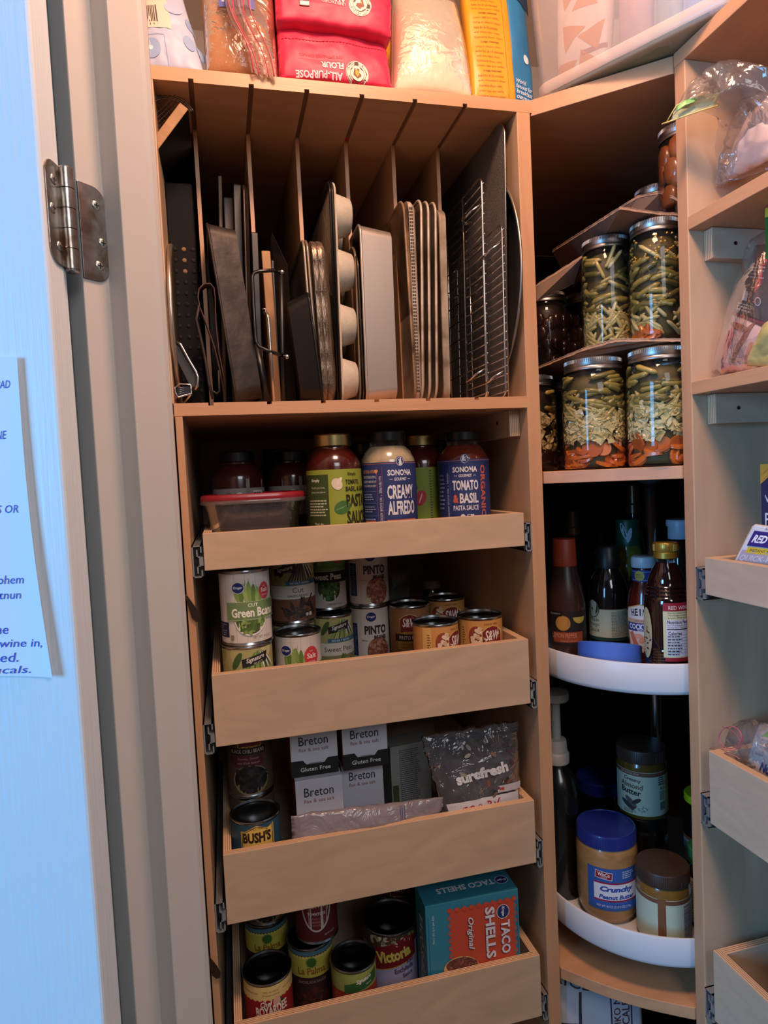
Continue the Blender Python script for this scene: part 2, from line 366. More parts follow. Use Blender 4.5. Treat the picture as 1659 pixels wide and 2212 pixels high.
# ================================================================ corner cabinet
A_=(.4925,.9515); B_=(.6425,.8195)
cc=thing('corner_cabinet',(.57,.89,0),'corner cabinet between the drawer cabinets with canning jars above two white turntables','cabinet')
def cpoly(name,z0,z1,pts,m=WX):
    b=B().mat(m); b.T=Matrix.Translation((-.57,-.89,0)); b.prism(pts,z0,z1); return b.build(name,cc,bev=.0008)
full=[A_,B_,(1.13,.8195),(1.13,1.56),(.4925,1.56)]
cpoly('top_shelf',2.040,2.064,full); cpoly('middle_shelf',1.475,1.494,full)
arc=[A_]+[(A_[0]+(B_[0]-A_[0])*k/8-.006*sin(PI*k/8),A_[1]+(B_[1]-A_[1])*k/8-.008*sin(PI*k/8)) for k in range(1,8)]+full[1:]
cpoly('bottom_shelf',.657,.676,arc)
DRK=mat('dark_back_panel','2B221C',.8)
cpoly('back_panel',0,2.04,[(1.125,.8195),(1.14,.8195),(1.14,1.575),(.4925,1.575),(.4925,1.56),(1.125,1.56)],mat('back_panel_ply','6E5B48',.7))
SX,SY,SR=.702,1.016,.1955
b=B().mat(STEEL).smooth(); b.T=Matrix.Translation((.756-.57,1.052-.89,0)); b.lathe([(.0095,.676),(.0095,1.475)],20); b.mat(C('4A4C50')).lathe([(.021,1.475),(.021,1.468),(.012,1.462)],20); b.build('pole',cc)
def turntable(zt,label):
    t=thing('turntable',(SX,SY,zt-.045),label,'lazy susan'); b=B().mat(mat('turntable_white','D5D8DC',.38)).smooth()
    b.lathe([(.012,-.004),(SR-.008,-.004),(SR-.002,-.001),(SR,.004),(SR,.042),(SR-.0015,.045),(SR-.004,.045),(SR-.0055,.042),(SR-.006,.004),(SR-.012,.0),(.012,0)],96,cap=False)
    b.build('tray',t,angle=50); b=B().mat(WHT).smooth(); b.lathe([(.028,0),(.026,.012),(.0165,.03),(.0105,.03)],28,(.756-SX,1.052-SY,0),cap=False); b.build('hub',t,angle=50); return t
turntable(1.200,'white round turntable tray carrying the sauce and vinegar bottles')
turntable(.776,'white round turntable tray carrying the nut butter jars')
# ================================================================ right cabinet
RC=thing('pantry_cabinet',(.644,.2,0),'maple pantry cabinet along the right wall with open shelves over pull-out drawers','cabinet')
def rb(name,m,x0,x1,y0,y1,z0,z1,mm=None,bev=.0008): return box(name,RC,m,x0-.644,x1-.644,y0-.2,y1-.2,z0,z1,bev=bev,mm=mm)
rb('side_panel',WZ,.644,1.13,.7975,.8187,0,2.047,mm=(WZ,PFZ,PFZ,PFZ,WZ,WZ),bev=.0015)
rb('top_shelf',WY,.644,1.13,-.3,.819,2.047,2.066); rb('shelf',WY,.644,1.13,-.3,.797,1.818,1.836); rb('shelf',WY,.644,1.13,-.3,.797,1.592,1.610)
rb('back_panel',PFZ,1.125,1.14,-.3,.8187,0,2.047,mm=(PFZ,)*6)
for z in (1.818,1.592):
    rb('cleat',PFX,.669,1.1,.781,.7975,z-.042,z-.0005,mm=(PEY,PFX,PFX,PFX,PFX,PFX))
    b=B().mat(BLK); b.T=Matrix.Translation((.706-.644,.7808-.2,z-.021)); b.lathe([(.0001,-.0006),(.0026,-.0006),(.0026,0)],12,ax='y'); b.build('cleat_screw',RC)
for z,h,f,lb in ((1.313,.052,.012,'shallow maple pull-out drawer on the right with the yeast packet'),(.984,.106,.024,'maple pull-out drawer on the right with crumpled plastic bags on top'),(.690,.106,.024,'empty maple pull-out drawer at the bottom right')):
    drawer((.644,.779,z),.62,h,f,lb,rz=-PI/2,right=False,slz=-.009)
# ================================================================ cans
def can(name,x,y,z,R,h,art,label,group=None,extra=0,lean=None,wrap=None):
    t=thing(name,(x,y,z),label,'can',face_cam(x,y,extra),group)
    b=B().mat(TIN).smooth(); b.lathe([(R-.004,.0015),(R-.0015,.001),(R,.0),(R+.0006,.0012),(R,.003),(R-.0006,.004),(R-.0006,h-.004),(R,h-.003),(R+.0008,h-.0015),(R+.0004,h),(R-.0012,h),(R-.002,h-.0035)],56,cap=False)
    b.build('body',t,angle=40)
    b=B().mat(mat('can_lid_tin','55585A',.28,metal=1)).smooth(); r=R-.002
    b.lathe([(r,h-.0036),(r-.003,h-.0042),(r-.006,h-.0036),(r-.008,h-.004),(r*.62,h-.0038),(r*.6,h-.0044),(.0001,h-.0042)],48,cap=False); b.build('lid',t,angle=60)
    Lh=h-.0095; l=L(cyl(R-.0005,.0048)); W=2*PI*R; art(l,W*.5,Lh)
    for v in l.b.v: v.z=min(max(v.z,.0045),h-.0045)
    l.build('label',t)
    return t
def base(l,w,h,m):
    l.poly([(-w,0),(w-.0004,0),(w-.0004,h),(-w,h)],m)
CR_='D8CCC0'; CREAM=mat('label_cream','DCD2C8',.6)
GRN=[C('7E9A4A'),C('5F7F36'),C('93AC62'),C('4E6B2C')]
def brandoval(l,x,y,r,txt_='Kroger',rot=0):
    l.ell(x,y,r*1.08,r,C('E6E4E0'),rot); l.ell(x,y,r,r*.92,C('1C2C6E'),rot); l.t(txt_,x,y,r*1.6,r*.55,C('EDEFF5'),rot=rot,bold=.02,shear=.3)
def pods(l,x,y,w,h,seed=1):
    R=random.Random(seed)
    for k in range(7):
        px=x+w*(k/6-.5); hh=h*(1-.55*abs(k/6-.45)*1.6)
        l.ell(px,y+hh*.42,w*.10,hh*.58,GRN[k%3],rot=R.uniform(-.18,.18)-(k-3)*.07,n=16)
        l.poly([(px-.0004,y+hh*.9),(px+.0004,y+hh*.9),(px+R.uniform(-.002,.002),y+hh*1.2)],GRN[3])
def seal(l,x,y,a,b):
    l.ell(x,y,a,b,C('C93B40')); l.ell(x,y,a*.9,b*.9,C('DD5A58')); l.ell(x,y,a*.86,b*.86,C('C93B40')); l.t('NO',x,y+b*.55,a*.5,b*.14,C('F0DAD6')); l.t('Salt',x,y+.1*b,a*1.3,b*.5,C('F4E8E4'),bold=.02); l.t('ADDED',x,y-.5*b,a*1.1,b*.18,C('F0DAD6'))
def bits(l,x,y,rx,ry,n,cols,s,seed=1,asp=2.2,half=False):
    R=random.Random(seed)
    for k in range(n):
        a=R.uniform(PI,2*PI) if half else R.uniform(0,2*PI); q=math.sqrt(R.random())
        l.ell(x+rx*q*cos(a),y+ry*q*sin(a),s,s/asp,cols[k%len(cols)],rot=R.uniform(0,PI),n=8)
def art_greenbeans(l,w,h):
    base(l,w,h,CREAM)
    for k in range(-6,7): l.rect(k*.0155,0,k*.0155+.0004,h,C('B0A294'))
    l.rect(-.070,h*.08,-.028,h*.30,C('1C2447')); l.lines(-.068,h*.1,-.030,h*.28,6,C('8E93A8'),3)
    pods(l,.006,h*.60,.034,h*.30,2); brandoval(l,-.010,h*.80,.0085); seal(l,.030,h*.73,.0095,.0125)
    l.ell(.006,h*.34,.0235,h*.24,C('E9E4DC'),n=30); l.ell(.006,h*.34,.0215,h*.215,C('4A5A26'),n=30); bits(l,.006,h*.34,.019,h*.19,46,GRN,.0062,5,2.6)
    l.rect(-.028,h*.33,.060,h*.60,C('6F8A58')); l.rect(-.028,h*.33,.060,h*.34,C('A9BC92')); l.rect(-.028,h*.592,.060,h*.60,C('A9BC92'))
    l.t('CUT',.010,h*.545,.0145,.0052,C('E8E8DC'),bold=.015); l.t('Green Beans',.012,h*.44,.066,.0135,C('F0EEE2'),bold=.035)
    l.t('NET WT 14.5 OZ',.022,h*.075,.028,.0032,C('5A4A40')); l.rect(-.0245,h*.05,-.019,h*.12,C('8A8A70'))
def art_sig(product,sub,foot,tagx=0.006,veg=GRN):
    def f(l,w,h):
        base(l,w,h,C('A9A46A')); R=random.Random(7)
        for k in range(16): l.ell(R.uniform(-w,w),h*R.uniform(.55,1),.010,.012,C(['B5AE74','97985A','C6BD86'][k%3]),n=12)
        for k in range(10): l.ell(.012+k*.0035-.012,h*.78,.0016,h*.20,veg[k%4],rot=-.5+.1*k,n=10)
        l.ell(-.016,h*.84,.005,.014,C('3F5A30'),rot=-.5)
        for k in range(5): l.ell(.022+.003*k,h*.82,.0012,h*.16,C(['E6E4DC','3A4A38'][k%2]),rot=.25+.1*k,n=10)
        l.rect(-.012,h*.585,.060,h*.655,C('2F6E8E')); l.t('NO SALT ADDED',.012,h*.62,.034,.0038,C('DCE6EA'),bold=.01)
        l.rect(-w,h*.36,w-.0005,h*.585,C('D9D6CA')); l.rect(-w,h*.58,w-.0005,h*.588,C('6F8A58'))
        l.t(product,.008,h*.505 if sub else h*.47,None,.0088 if sub else .0085,C('33302C'))
        if sub: l.t(sub,.008,h*.41,.036,.0046,C('4A4640'),bold=.01)
        l.rect(-w,0,w-.0005,h*.36,C(foot)); bits(l,.010,h*.17,.028,h*.13,24,veg,.010,3,3.5)
        if sub: l.poly([(.022,h*.24),(.0245,h*.22),(.036,h*.42),(.033,h*.43)],veg[3]); l.ell(.022,h*.09,.0028,.0028,C('D8D4C8')); l.rect(.026,h*.06,.032,h*.12,C('D8D4C8'))
        c=.22; l.poly([(tagx-.020,h*.74),(tagx+.016,h*.81),(tagx+.018,h*.95),(tagx-.021,h*.86)],C('1B1A19')); l.t('Signature',tagx-.001,h*.855,.028,.0085,C('EDEAE4'),rot=c,bold=.01,shear=.35); l.t('SELECT',tagx+.003,h*.80,.014,.0026,C('CFCBC4'),rot=c)
    return f
def art_salt(l,w,h):
    base(l,w,h,CREAM)
    for k in range(-6,7): l.rect(k*.0155+.004,0,k*.0155+.0044,h,C('B0A294'))
    pods(l,-.002,h*.56,.036,h*.30,4); brandoval(l,-.020,h*.80,.0085); seal(l,.021,h*.68,.0125,.0165); l.rect(-.034,h*.3,.060,h*.57,C('6F8A58'))
def art_peas(l,w,h):
    base(l,w,h,CREAM); l.rect(-w,h*.66,w-.0005,h,C('5B8C38')); bits(l,0,h*.85,.04,h*.1,20,GRN,.006,2,1.2); l.t('GARDEN VARIETY',.004,h*.685,.044,.0034,C('C6D8A8')); seal(l,.026,h*.9,.009,.012)
    l.ell(.006,h*.36,.024,h*.27,C('E6E2DA'),n=26); l.ell(.006,h*.36,.0215,h*.245,C('2E4A1E'),n=26); bits(l,.006,h*.34,.019,h*.2,60,[C('4E7A2C'),C('3E6624'),C('5F8C3A')],.0030,9,1)
    l.rect(-w,h*.45,w-.0005,h*.65,C('16201C')); l.t('Sweet Peas',.002,h*.56,.056,.012,C('F0EEE6'),bold=.03); l.t('NET WT 15 OZ',.016,h*.06,.026,.003,C('5A4A40'))
def art_pinto(l,w,h):
    base(l,w,h,CREAM)
    for k in range(-6,7): l.rect(k*.014,0,k*.014+.0003,h,C('B7AA9E'))
    l.rect(-.040,h*.14,-.022,h*.74,C('24305E')); l.lines(-.039,h*.18,-.023,h*.70,16,C('8088A8'),6)
    brandoval(l,.006,h*.86,.0095); l.t('PINTO',.014,h*.62,.042,.0165,C('2E2420'),bold=.04); l.t('BEANS',.022,h*.475,.024,.0085,C('2E2420'),bold=.04)
    l.ell(.018,h*.23,.021,h*.25,C('7A4A36'),n=26); bits(l,.018,h*.23,.019,h*.23,80,[C('B77A62'),C('A5664E'),C('C68E76'),C('94563F')],.0040,8,1.6); l.rect(-.004,h*.05,.004,h*.12,C('D8D4A8')); l.lines(-.012,h*.42,0,h*.45,2,C('8A7A6A'),2)
def shield(l,x,y,a,b,s='S&W'):
    for q,c in ((1.12,'D9B45A'),(1.05,'2A1418'),(1,'7C1A24')):
        l.poly([(x-a*q,y-b*q),(x+a*q,y-b*q),(x+a*q*.98,y+b*.45*q),(x+a*.55*q,y+b*.85*q),(x,y+b*q),(x-a*.55*q,y+b*.85*q),(x-a*q*.98,y+b*.45*q)],C(c))
    l.t(s,x,y+b*.12,a*1.55,b*1.05,C('F0E8DC'),bold=.02,shear=.2)
    l.poly([(x-a*.7,y-b*1.3),(x+a*.7,y-b*1.3),(x+a*.75,y-b*.95),(x-a*.75,y-b*.95)],C('C9A24A')); l.t('PREMIUM',x,y-b*1.12,a*1.0,b*.2,C('4A2A18'))
def art_sw(l,w,h):
    base(l,w,h,mat('label_gold','C98F4E',.5)); l.rect(-.045,0,-.030,h,C('D9AC62')); l.lines(-.0375,h*.1,-.031,h*.9,20,C('7A5A38'),5)
    l.ell(-.008,h*.70,.015,h*.22,C('8A3E28'),rot=.3,n=20); bits(l,-.007,h*.70,.012,h*.17,30,[C('E0C8A8'),C('D2B490'),C('EBD8BC')],.0042,3,1.25); l.ell(.030,h*.8,.006,.004,C('E8DCC8'),rot=.5)
    shield(l,.016,h*.74,.0165,.0160); l.t('SINCE 1896',.014,h*.945,.024,.0026,C('5A3A20')); l.poly([(-.012,h*.36),(.045,h*.36),(.045,h*.50),(-.012,h*.50)],C('23182A')); l.poly([(-.012,h*.49),(.045,h*.49),(.045,h*.50),(-.012,h*.50)],C('D9B45A'))
def art_swp(l,w,h):
    base(l,w,h,C('9A6A44')); shield(l,0,h*.74,.0175,.0155); l.rect(-.030,h*.42,.030,h*.55,C('2A1A20')); l.t('PINTO BEANS',.002,h*.485,.046,.0068,C('E8DFD2'),bold=.01)
    l.rect(-.024,h*.27,.024,h*.42,C('B79A4A')); l.t('50% LESS SALT',0,h*.365,.038,.0042,C('5A3A20')); l.t('FRIJOLES PINTOS',0,h*.31,.034,.003,C('5A3A20')); bits(l,.004,h*.13,.028,h*.12,40,[C('7A4E38'),C('8E6248'),C('6A4230')],.006,3,1.5)
def art_chili(l,w,h):
    base(l,w,h,C('5A4636')); shield(l,0,h*.90,.017,.014); l.rect(-.034,h*.63,.026,h*.745,C('1C1614')); l.t('BLACK CHILI BEANS',-.004,h*.69,.056,.0062,C('D8CBB4'),bold=.01); l.rect(-.034,h*.44,.022,h*.62,C('5A2430')); l.t('Cumin, Onion',-.003,h*.57,.034,.004,C('C9A8A0')); l.t('and Chili Spices',-.003,h*.50,.036,.004,C('C9A8A0'))
    l.ell(0,h*.22,.030,h*.24,C('93805C'),n=30); l.ell(0,h*.23,.0275,h*.22,C('15110F'),n=30); bits(l,0,h*.25,.025,h*.20,60,[C('2A2422'),C('3A3230'),C('1E1917')],.0050,4,1.5)
def art_bush(l,w,h):
    base(l,w,h,mat('label_teal','25526A',.5,var=.3,vscale=30)); 
    for q,c in ((1.08,'C9A24A'),(1.0,'1C1410'),(.95,'DDB85A')):
        l.poly([(-.022*q,h*.77-.020*q),(.026*q,h*.75-.016*q),(.026*q,h*.80+.016*q),(.016*q,h*.80+.012*q),(0,h*.80+.018*q),(-.016*q,h*.80+.010*q),(-.022*q,h*.80+.010*q)],C(c))
    l.t("BUSH'S",.001,h*.81,.043,.0165,C('2A1512'),bold=.05); l.t('SINCE 1908',0,h*.94,.020,.0030,C('4A2A18')); l.t('BEST',.001,h*.665,.018,.0055,C('4A2018'),bold=.04); l.rect(-.024,h*.1,.024,h*.5,C('5A2A1E'))
def art_chef(l,w,h):
    base(l,w,h,mat('label_red','9E1F26',.5,var=.2,vscale=40)); l.rect(-w,h*.83,w-.0004,h,C('D8BE7A')); zig=[(-w,h)]
    for k in range(61): zig.append((-w+2*w*k/60-.0003*(k==60),h*.775+(.0022 if k%2 else 0)))
    zig.append((w-.0003,h)); l.poly(zig,C('D8BE7A')); l.t('NO Artificial',.002,h*.915,.024,.0034,C('6A4A28')); l.t('Preservatives',.002,h*.865,.026,.0034,C('6A4A28')); l.t('NO Artificial Colors',-.032,h*.90,.026,.0032,C('6A4A28')); l.t('NO Artificial',.032,h*.90,.022,.0034,C('6A4A28'))
    l.ell(.010,h*.74,.006,.009,C('D8A890')); l.poly([(.010,h*.66),(.024,h*.68),(.016,h*.80)],C('2E4A2A')); l.t('Chef',-.006,h*.735,.019,.0085,C('E8E4D8'),rot=.1,bold=.02,shear=.3); l.t('BOYARDEE',.002,h*.625,.050,.0150,C('E8E4D8'),rot=.06,bold=.03)
def art_palm(l,w,h):
    base(l,w,h,C('3A2420')); l.rect(-w,h*.93,w-.0004,h,C('4F7A8A')); l.rect(-w,h*.57,w-.0004,h*.90,C('C9BE52'))
    for k in range(20): l.ell(-.05+k*.0053,h*.90,.0027,.0027,C('D8CF6A'),n=10)
    for k in range(9): l.ell(0,h*.82,.010,.0016,C('3A6A2E'),rot=k*.35,n=8)
    l.t('La Palma',0,h*.68,.046,.012,C('9A6A22'),bold=.03); l.t('ENCHILADA SAUCE',0,h*.50,.046,.0048,C('A89890')); bits(l,0,h*.2,.03,h*.17,30,[C('4A1A16'),C('5A2A20')],.006,3)
def art_sigtom(l,w,h):
    base(l,w,h,C('8E9A52')); l.rect(-w,0,w-.0004,h*.70,mat('label_tomato','A83A2A',.5,var=.4,vscale=60)); bits(l,0,h*.35,.045,h*.2,30,[C('C4553E'),C('B04430'),C('8E2E22')],.008,3,1.6); l.poly([(-.018,h*.68),(.040,h*.76),(.040,h*.95),(-.018,h*.82)],C('2E5A2E')); l.t('Signature',.014,h*.87,.026,.0085,C('EDEAE0'),rot=.14,bold=.02,shear=.35); l.t('SELECT',.022,h*.79,.010,.0022,C('EDEAE0'),rot=.1)
def art_vic(l,w,h):
    base(l,w,h,mat('label_lilac','A9AAD0',.5)); l.rect(-w,h*.80,w-.0004,h,C('4E3A28')); bits(l,.0,h*.9,.05,h*.09,46,[C('7E8A5A'),C('B5A890'),C('5E3A2A'),C('D6CBB8')],.005,6,1.8)
    l.poly([(-.045,h*.44),(.040,h*.60),(.040,h*.92),(.02,h*.96),(-.045,h*.78)],C('7E1A1E')); l.poly([(-.045,h*.44),(.040,h*.60),(.040,h*.585),(-.045,h*.425)],C('C9A24A')); l.t('Victoria',-.002,h*.70,.060,.020,C('E2CE62'),rot=.16,bold=.045)
    l.t('Red',.026,h*.56,.013,.0078,C('4A2A4E'),rot=.12,bold=.02); l.t('Enchilada',.015,h*.46,.034,.0085,C('4A2A4E'),rot=.12,bold=.02); l.t('Sauce',.021,h*.365,.019,.0072,C('4A2A4E'),rot=.12,bold=.02)
def art_stew(l,w,h):
    base(l,w,h,C('5E1A1C')); l.ell(0,h*.62,.026,h*.46,C('C9BDB4'),n=36); l.ell(0,h*.63,.0235,h*.44,C('6E1E20'),n=36); l.t('STEWED',0,h*.62,.040,.012,C('EDE6DC'),bold=.04); l.t('TOMATOES',0,h*.46,.030,.0055,C('E0D4CA'),bold=.02)
    for k,s in enumerate(('WITH BASIL, GARLIC','& OREGANO IN','TOMATO JUICE')): l.t(s,0,h*(.38-.055*k),.028-.002*k,.0032,C('B09088'))
    l.t('NET WT 14.5 OZ',.022,h*.10,.020,.003,C('D0C0B8'),rot=.1)
cw=.111
Z2=FL[1]
def ax_(px,py,Y): return aY(px,py,Y).x
can('food_can',ax_(536,1430,1.005),1.006,Z2,.0375,cw,art_sig('Green Beans','',  '7A6A40',tagx=.012),'green and yellow vegetable can under the tall green bean can',extra=0)
can('food_can',ax_(531,1310,1.006),1.006,Z2+cw+.0005,.0375,cw,art_greenbeans,'cream cut green bean can with a wide green band, at the left front')
can('food_can',ax_(644,1400,1.05),1.048,Z2,.0375,cw,art_salt,'cream can with green pods and a red salt seal behind the drawer front')
can('food_can',ax_(636,1400,1.126),1.126,Z2,.0365,cw,art_sig('Green Beans','', '7A6A40'),'vegetable can hidden behind the can with the red seal')
can('food_can',ax_(633,1290,1.126),1.124,Z2+cw+.0005,.0375,cw,art_sig('Cut','GREEN BEANS','7A5038',tagx=-.012,veg=[C('4A3A30'),C('3A2E2A'),C('5A463A'),C('332824')]),'can with a white band reading cut green beans and blue no salt strip',extra=.02)
can('food_can',ax_(719,1385,1.156),1.157,Z2,.0375,cw,art_sig('Sweet Peas','','8A8A5A',tagx=.010),'sweet pea can with a black name tag and white band, beside the red seal can',extra=.10)
can('food_can',ax_(705,1260,1.2),1.206,Z2+cw+.0005,.0375,cw,art_peas,'green sweet pea can with a dark band, on the second layer')
can('food_can',ax_(708,1385,1.24),1.240,Z2,.0375,cw,art_peas,'sweet pea can at the back of the lower layer')
can('food_can',ax_(802,1380,1.2),1.207,Z2,.0375,cw,art_pinto,'cream pinto bean can, lower of the two stacked',extra=-.08)
can('food_can',ax_(797,1240,1.2),1.206,Z2+cw+.0005,.0375,cw,art_pinto,'cream pinto bean can, upper of the two stacked',extra=-.05)
can('food_can',ax_(886,1350,1.17),1.172,Z2,.0375,cw,art_swp,'brown pinto bean can with a maroon shield behind the front gold cans')
can('food_can',ax_(965,1340,1.2),1.205,Z2,.0375,cw,art_sw,'gold bean can with a maroon shield at the back row',extra=-.1)
can('food_can',ax_(940,1380,1.02),1.016,Z2,.0375,cw,art_sw,'gold bean can partly turned away, left of the two front gold cans',extra=.62)
can('food_can',ax_(1039,1370,1.025),1.028,Z2,.0375,cw,art_sw,'gold bean can with its shield facing front, at the right end of the drawer',extra=.12)
Z3=FL[2]
can('food_can',ax_(553,1790,1.005),1.006,Z3,.0375,cw,art_bush,'teal bean can with a yellow plaque behind the third drawer front')
can('food_can',ax_(543,1700,1.09),1.086,Z3,.0365,cw,art_chili,'bean can standing behind the teal bean can')
can('food_can',ax_(543,1690,1.085),1.084,Z3+cw+.0005,.0365,cw,art_chili,'dark chili bean can stacked above the teal can')
Z4=FL[3]
can('food_can',ax_(580,2140,1.02),1.018,Z4,.038,cw,art_chef,'red pasta can with a cream top band at the lower left',extra=.05)
can('food_can',ax_(674,2110,1.075),1.072,Z4,.0375,cw,art_palm,'enchilada sauce can with a palm on a yellow band')
can('food_can',ax_(683,1990,1.085),1.076,Z4+cw+.0005,.0355,cw,art_stew,'dark red stewed tomato can stacked on the palm can')
can('food_can',ax_(765,2120,1.01),1.008,Z4,.0365,.106,art_sigtom,'green and red tomato can between the palm can and the large can',extra=.05)
can('food_can',ax_(845,2060,1.07),1.066,Z4,.0470,.117,art_vic,'large lilac and red enchilada sauce can beside the teal box',extra=.12)
can('food_can',ax_(576,2010,1.15),1.15,Z4,.0375,cw,art_palm,'dark can in the shadow at the back left of the lowest drawer')
can('food_can',ax_(576,1960,1.15),1.15,Z4+cw+.0005,.0375,cw,art_chili,'dark can stacked at the back left of the lowest drawer')
can('food_can',ax_(870,1990,1.19),1.20,Z4,.048,.117,art_chili,'large dark can behind the large lilac can')
# ================================================================ boxes
def carton(name,M,w,d,h,mt,arts,label,cat='box',group=None,side=None):
    t=thing(name,(0,0,0),label,cat,0,group,M=M)
    box('carton',t,mt,0,w,0,d,0,h,bev=.0008,mm=(side or mt,side or mt,mt,mt,mt,mt))
    for nm,fn,fm in arts:
        l=L(fm,0,.00045); fn(l); l.build(nm,t)
    return t
TEAL=mat('carton_teal','2E7F9A',.45)
def RZ(p,a): return Matrix.Translation(V(p))@Matrix.Rotation(a,4,'Z')
tl=aY(913,1950,.978); w=.158; d=.062; h=.19
tz=.823
def a_taco(l):
    S=C('C2482F'); q=.0
    l.rect(.040,.0,.150,.176,S)
    for k in range(13): l.ell(.040,.176-k*.0125,.0042,.0042,S,n=10); l.ell(.150,.176-k*.0125,.0042,.0042,S,n=10); l.ell(.040,.176-k*.0125,.0019,.0019,TEAL,n=8); l.ell(.150,.176-k*.0125,.0019,.0019,TEAL,n=8)
    for k in range(10): l.ell(.040+k*.0122,.176,.0042,.0042,S,n=10)
    WH=C('D8D6E2'); DKS=C('5A1A1E')
    for dx,m in ((-.0012,DKS),(0,WH)):
        l.t('TACO',.1335+dx,.115+dx,.056,.0155,m,rot=-PI/2,bold=.035); l.t('SHELLS',.1075+dx,.127+dx,.086,.0165,m,rot=-PI/2,bold=.035); l.t('Original',.0735+dx,.132+dx,.054,.0120,m,rot=-PI/2,bold=.02,shear=.3)
    brandoval(l,.130,.158,.0110,rot=-PI/2); l.t('NET WT 4.75 OZ (134g)',.0115,.150,.046,.0042,C('C6D2DC'),rot=-PI/2); l.rect(.004,0,.0045,.172,C('1E5A72')); l.rect(.154,0,.1545,.172,C('1E5A72'))
    l.ell(.056,.078,.030,.020,C('D8B070'),rot=-.12); l.ell(.057,.083,.027,.013,C('6A3A30'),rot=-.12); bits(l,.057,.0835,.025,.0115,50,[C('7A4438'),C('8E564A'),C('5A2E28')],.0026,3,1.3)
tb=carton('taco_box',RZ((tl.x,.966,Z4),-.02),w,d,h,TEAL,[('front_print',a_taco,lambda s,t,l:(s,-l,t)),
  ('top_print',lambda l:(l.t('TACO SHELLS',.078,.030,.100,.014,C('D2D6E0'),rot=PI,bold=.03),brandoval(l,.141,.030,.0105,rot=PI)),lambda s,t,l:(s,t,h+l)),
  ('side_print',lambda l:(l.t('TACO SHELLS',.034,.10,.12,.020,C('C8CCDA'),rot=-PI/2,bold=.03),l.ell(.030,.01,.02,.02,C('A84A3A'))),lambda s,t,l:(-l,.062-s,t))],'teal taco shell carton with a red scalloped panel in the lowest drawer')
CW=mat('carton_white','C6C8D4',.5); BKI=C('1B1918')
def a_bret(hh,ww,full=True):
    def f(l):
        up=hh<.1; l.t('Breton',ww*.49,.057 if up else hh-.020,ww*.62,.0145,C('26262A'),bold=.004); y=.043 if up else hh-.034
        l.t('flax & sea salt',ww*.49,y,ww*.64,.0058,C('8E5A52'))
        if up:
            k=.0245; l.poly([(0,k-.024),(ww,k-.024),(ww,k+.002),(ww*.78,k+.002),(ww*.70,k-.005),(ww*.32,k-.005),(ww*.25,k+.002),(0,k+.002)],BKI); l.t('Gluten Free',ww*.51,k-.013,ww*.64,.0068,C('CFCFD4'),bold=.015); l.rect(ww*.38,k-.0045,ww*.64,k-.0035,C('70707A'))
    return f
BR=mat('carton_rust','7A3A22',.5)
def bret(px0,py,Y,z,w,h,lab,full,rz=0):
    x=aY(px0,py,Y).x; fn=a_bret(h,w,full)
    carton('cracker_box',RZ((x,Y,z),rz),w,.055,h,CW,[('front_print',fn,lambda s,t,l:(s,-l,t))],lab,side=BR,group=None)
bret(638,1710,1.010,Z3,.075,.143,'white cracker carton, lower left of the stack of four',True)
bret(738,1690,1.040,Z3,.070,.1435,'white cracker carton, lower right of the stack of four',False)
bret(627,1620,1.022,Z3+.1435,.075,.0885,'white cracker carton with a gluten free band, upper left',True,-.0)
bret(739,1600,1.018,Z3+.1445,.074,.0830,'white cracker carton with a gluten free band, upper right beside the tag',True,0)
def a_nutr(l): l.lines(.006,.02,.052,.115,26,C('4A4E52'),8,.35); l.rect(-.012,.0,.0,.05,C('3E4A2E'))
carton('open_box',RZ((ax_(845,1700,1.09),1.085,Z3),.12),.075,.05,.142,mat('carton_grey','8E928E',.6),[('back_print',lambda l:(l.lines(.016,.03,.056,.135,30,C('4A4E50'),8,.35),l.rect(.002,.03,.012,.075,C('3A4A2A'))),lambda s,t,l:(s,-l,t))],'open grey carton covered in fine print behind the zip bag')
# ================================================================ sauce jars on the first drawer
def jar(name,x,y,z,prof,m,label,cat='jar',lid=None,arts=(),extra=0,group=None,clear=None,n=56):
    t=thing(name,(x,y,z),label,cat,face_cam(x,y,extra),group)
    B().mat(m).smooth().lathe(prof,n).build('body',t,angle=50)
    if clear: B().mat(GLASS).smooth().lathe(clear,n,cap=False).build('glass_neck',t)
    if lid:
        lm,lp_,kn=lid; b=B().mat(lm).smooth(); b.lathe(lp_,n); b.build('lid',t,angle=35)
        if kn:
            r,z0,z1,cnt=kn; b=B().mat(lm)
            for k in range(cnt):
                a=2*PI*k/cnt; b.T=Matrix.Rotation(a,4,'Z'); b.prism([(r-.0005,-.0006),(r+.0004,0),(r-.0005,.0006)],z0,z1)
            b.build('lid_grip',t)
    for nm,fn,R,z0 in arts:
        l=L(R if callable(R) else cyl(R,z0)); fn(l); l.build(nm,t)
    return t
def sauce(col): return mat('sauce_'+col,col,.18,var=.25,vscale=90,coat=.6)
def jprof(R,h): return [(R-.006,0),(R-.001,.002),(R,.006),(R,h*.72),(R-.0015,h*.76),(R-.007,h*.82),(R-.0135,h*.86),(R-.0155,h*.87),(R-.0155,h*.89)]
def lidp(r,z0,z1): return [(r-.001,z0),(r,z0+.001),(r,z1-.002),(r-.0015,z1),(r-.005,z1),(r-.006,z1-.001),(.0001,z1-.001)]
Z1=FL[0]
GOLD=mat('lid_gold','B9A06A',.3,metal=1); LBK=mat('lid_black','1A1A1B',.3,metal=.3)
NAV=C('26356E'); OR_=C('C96A4A'); WT=C('DCDCE2')
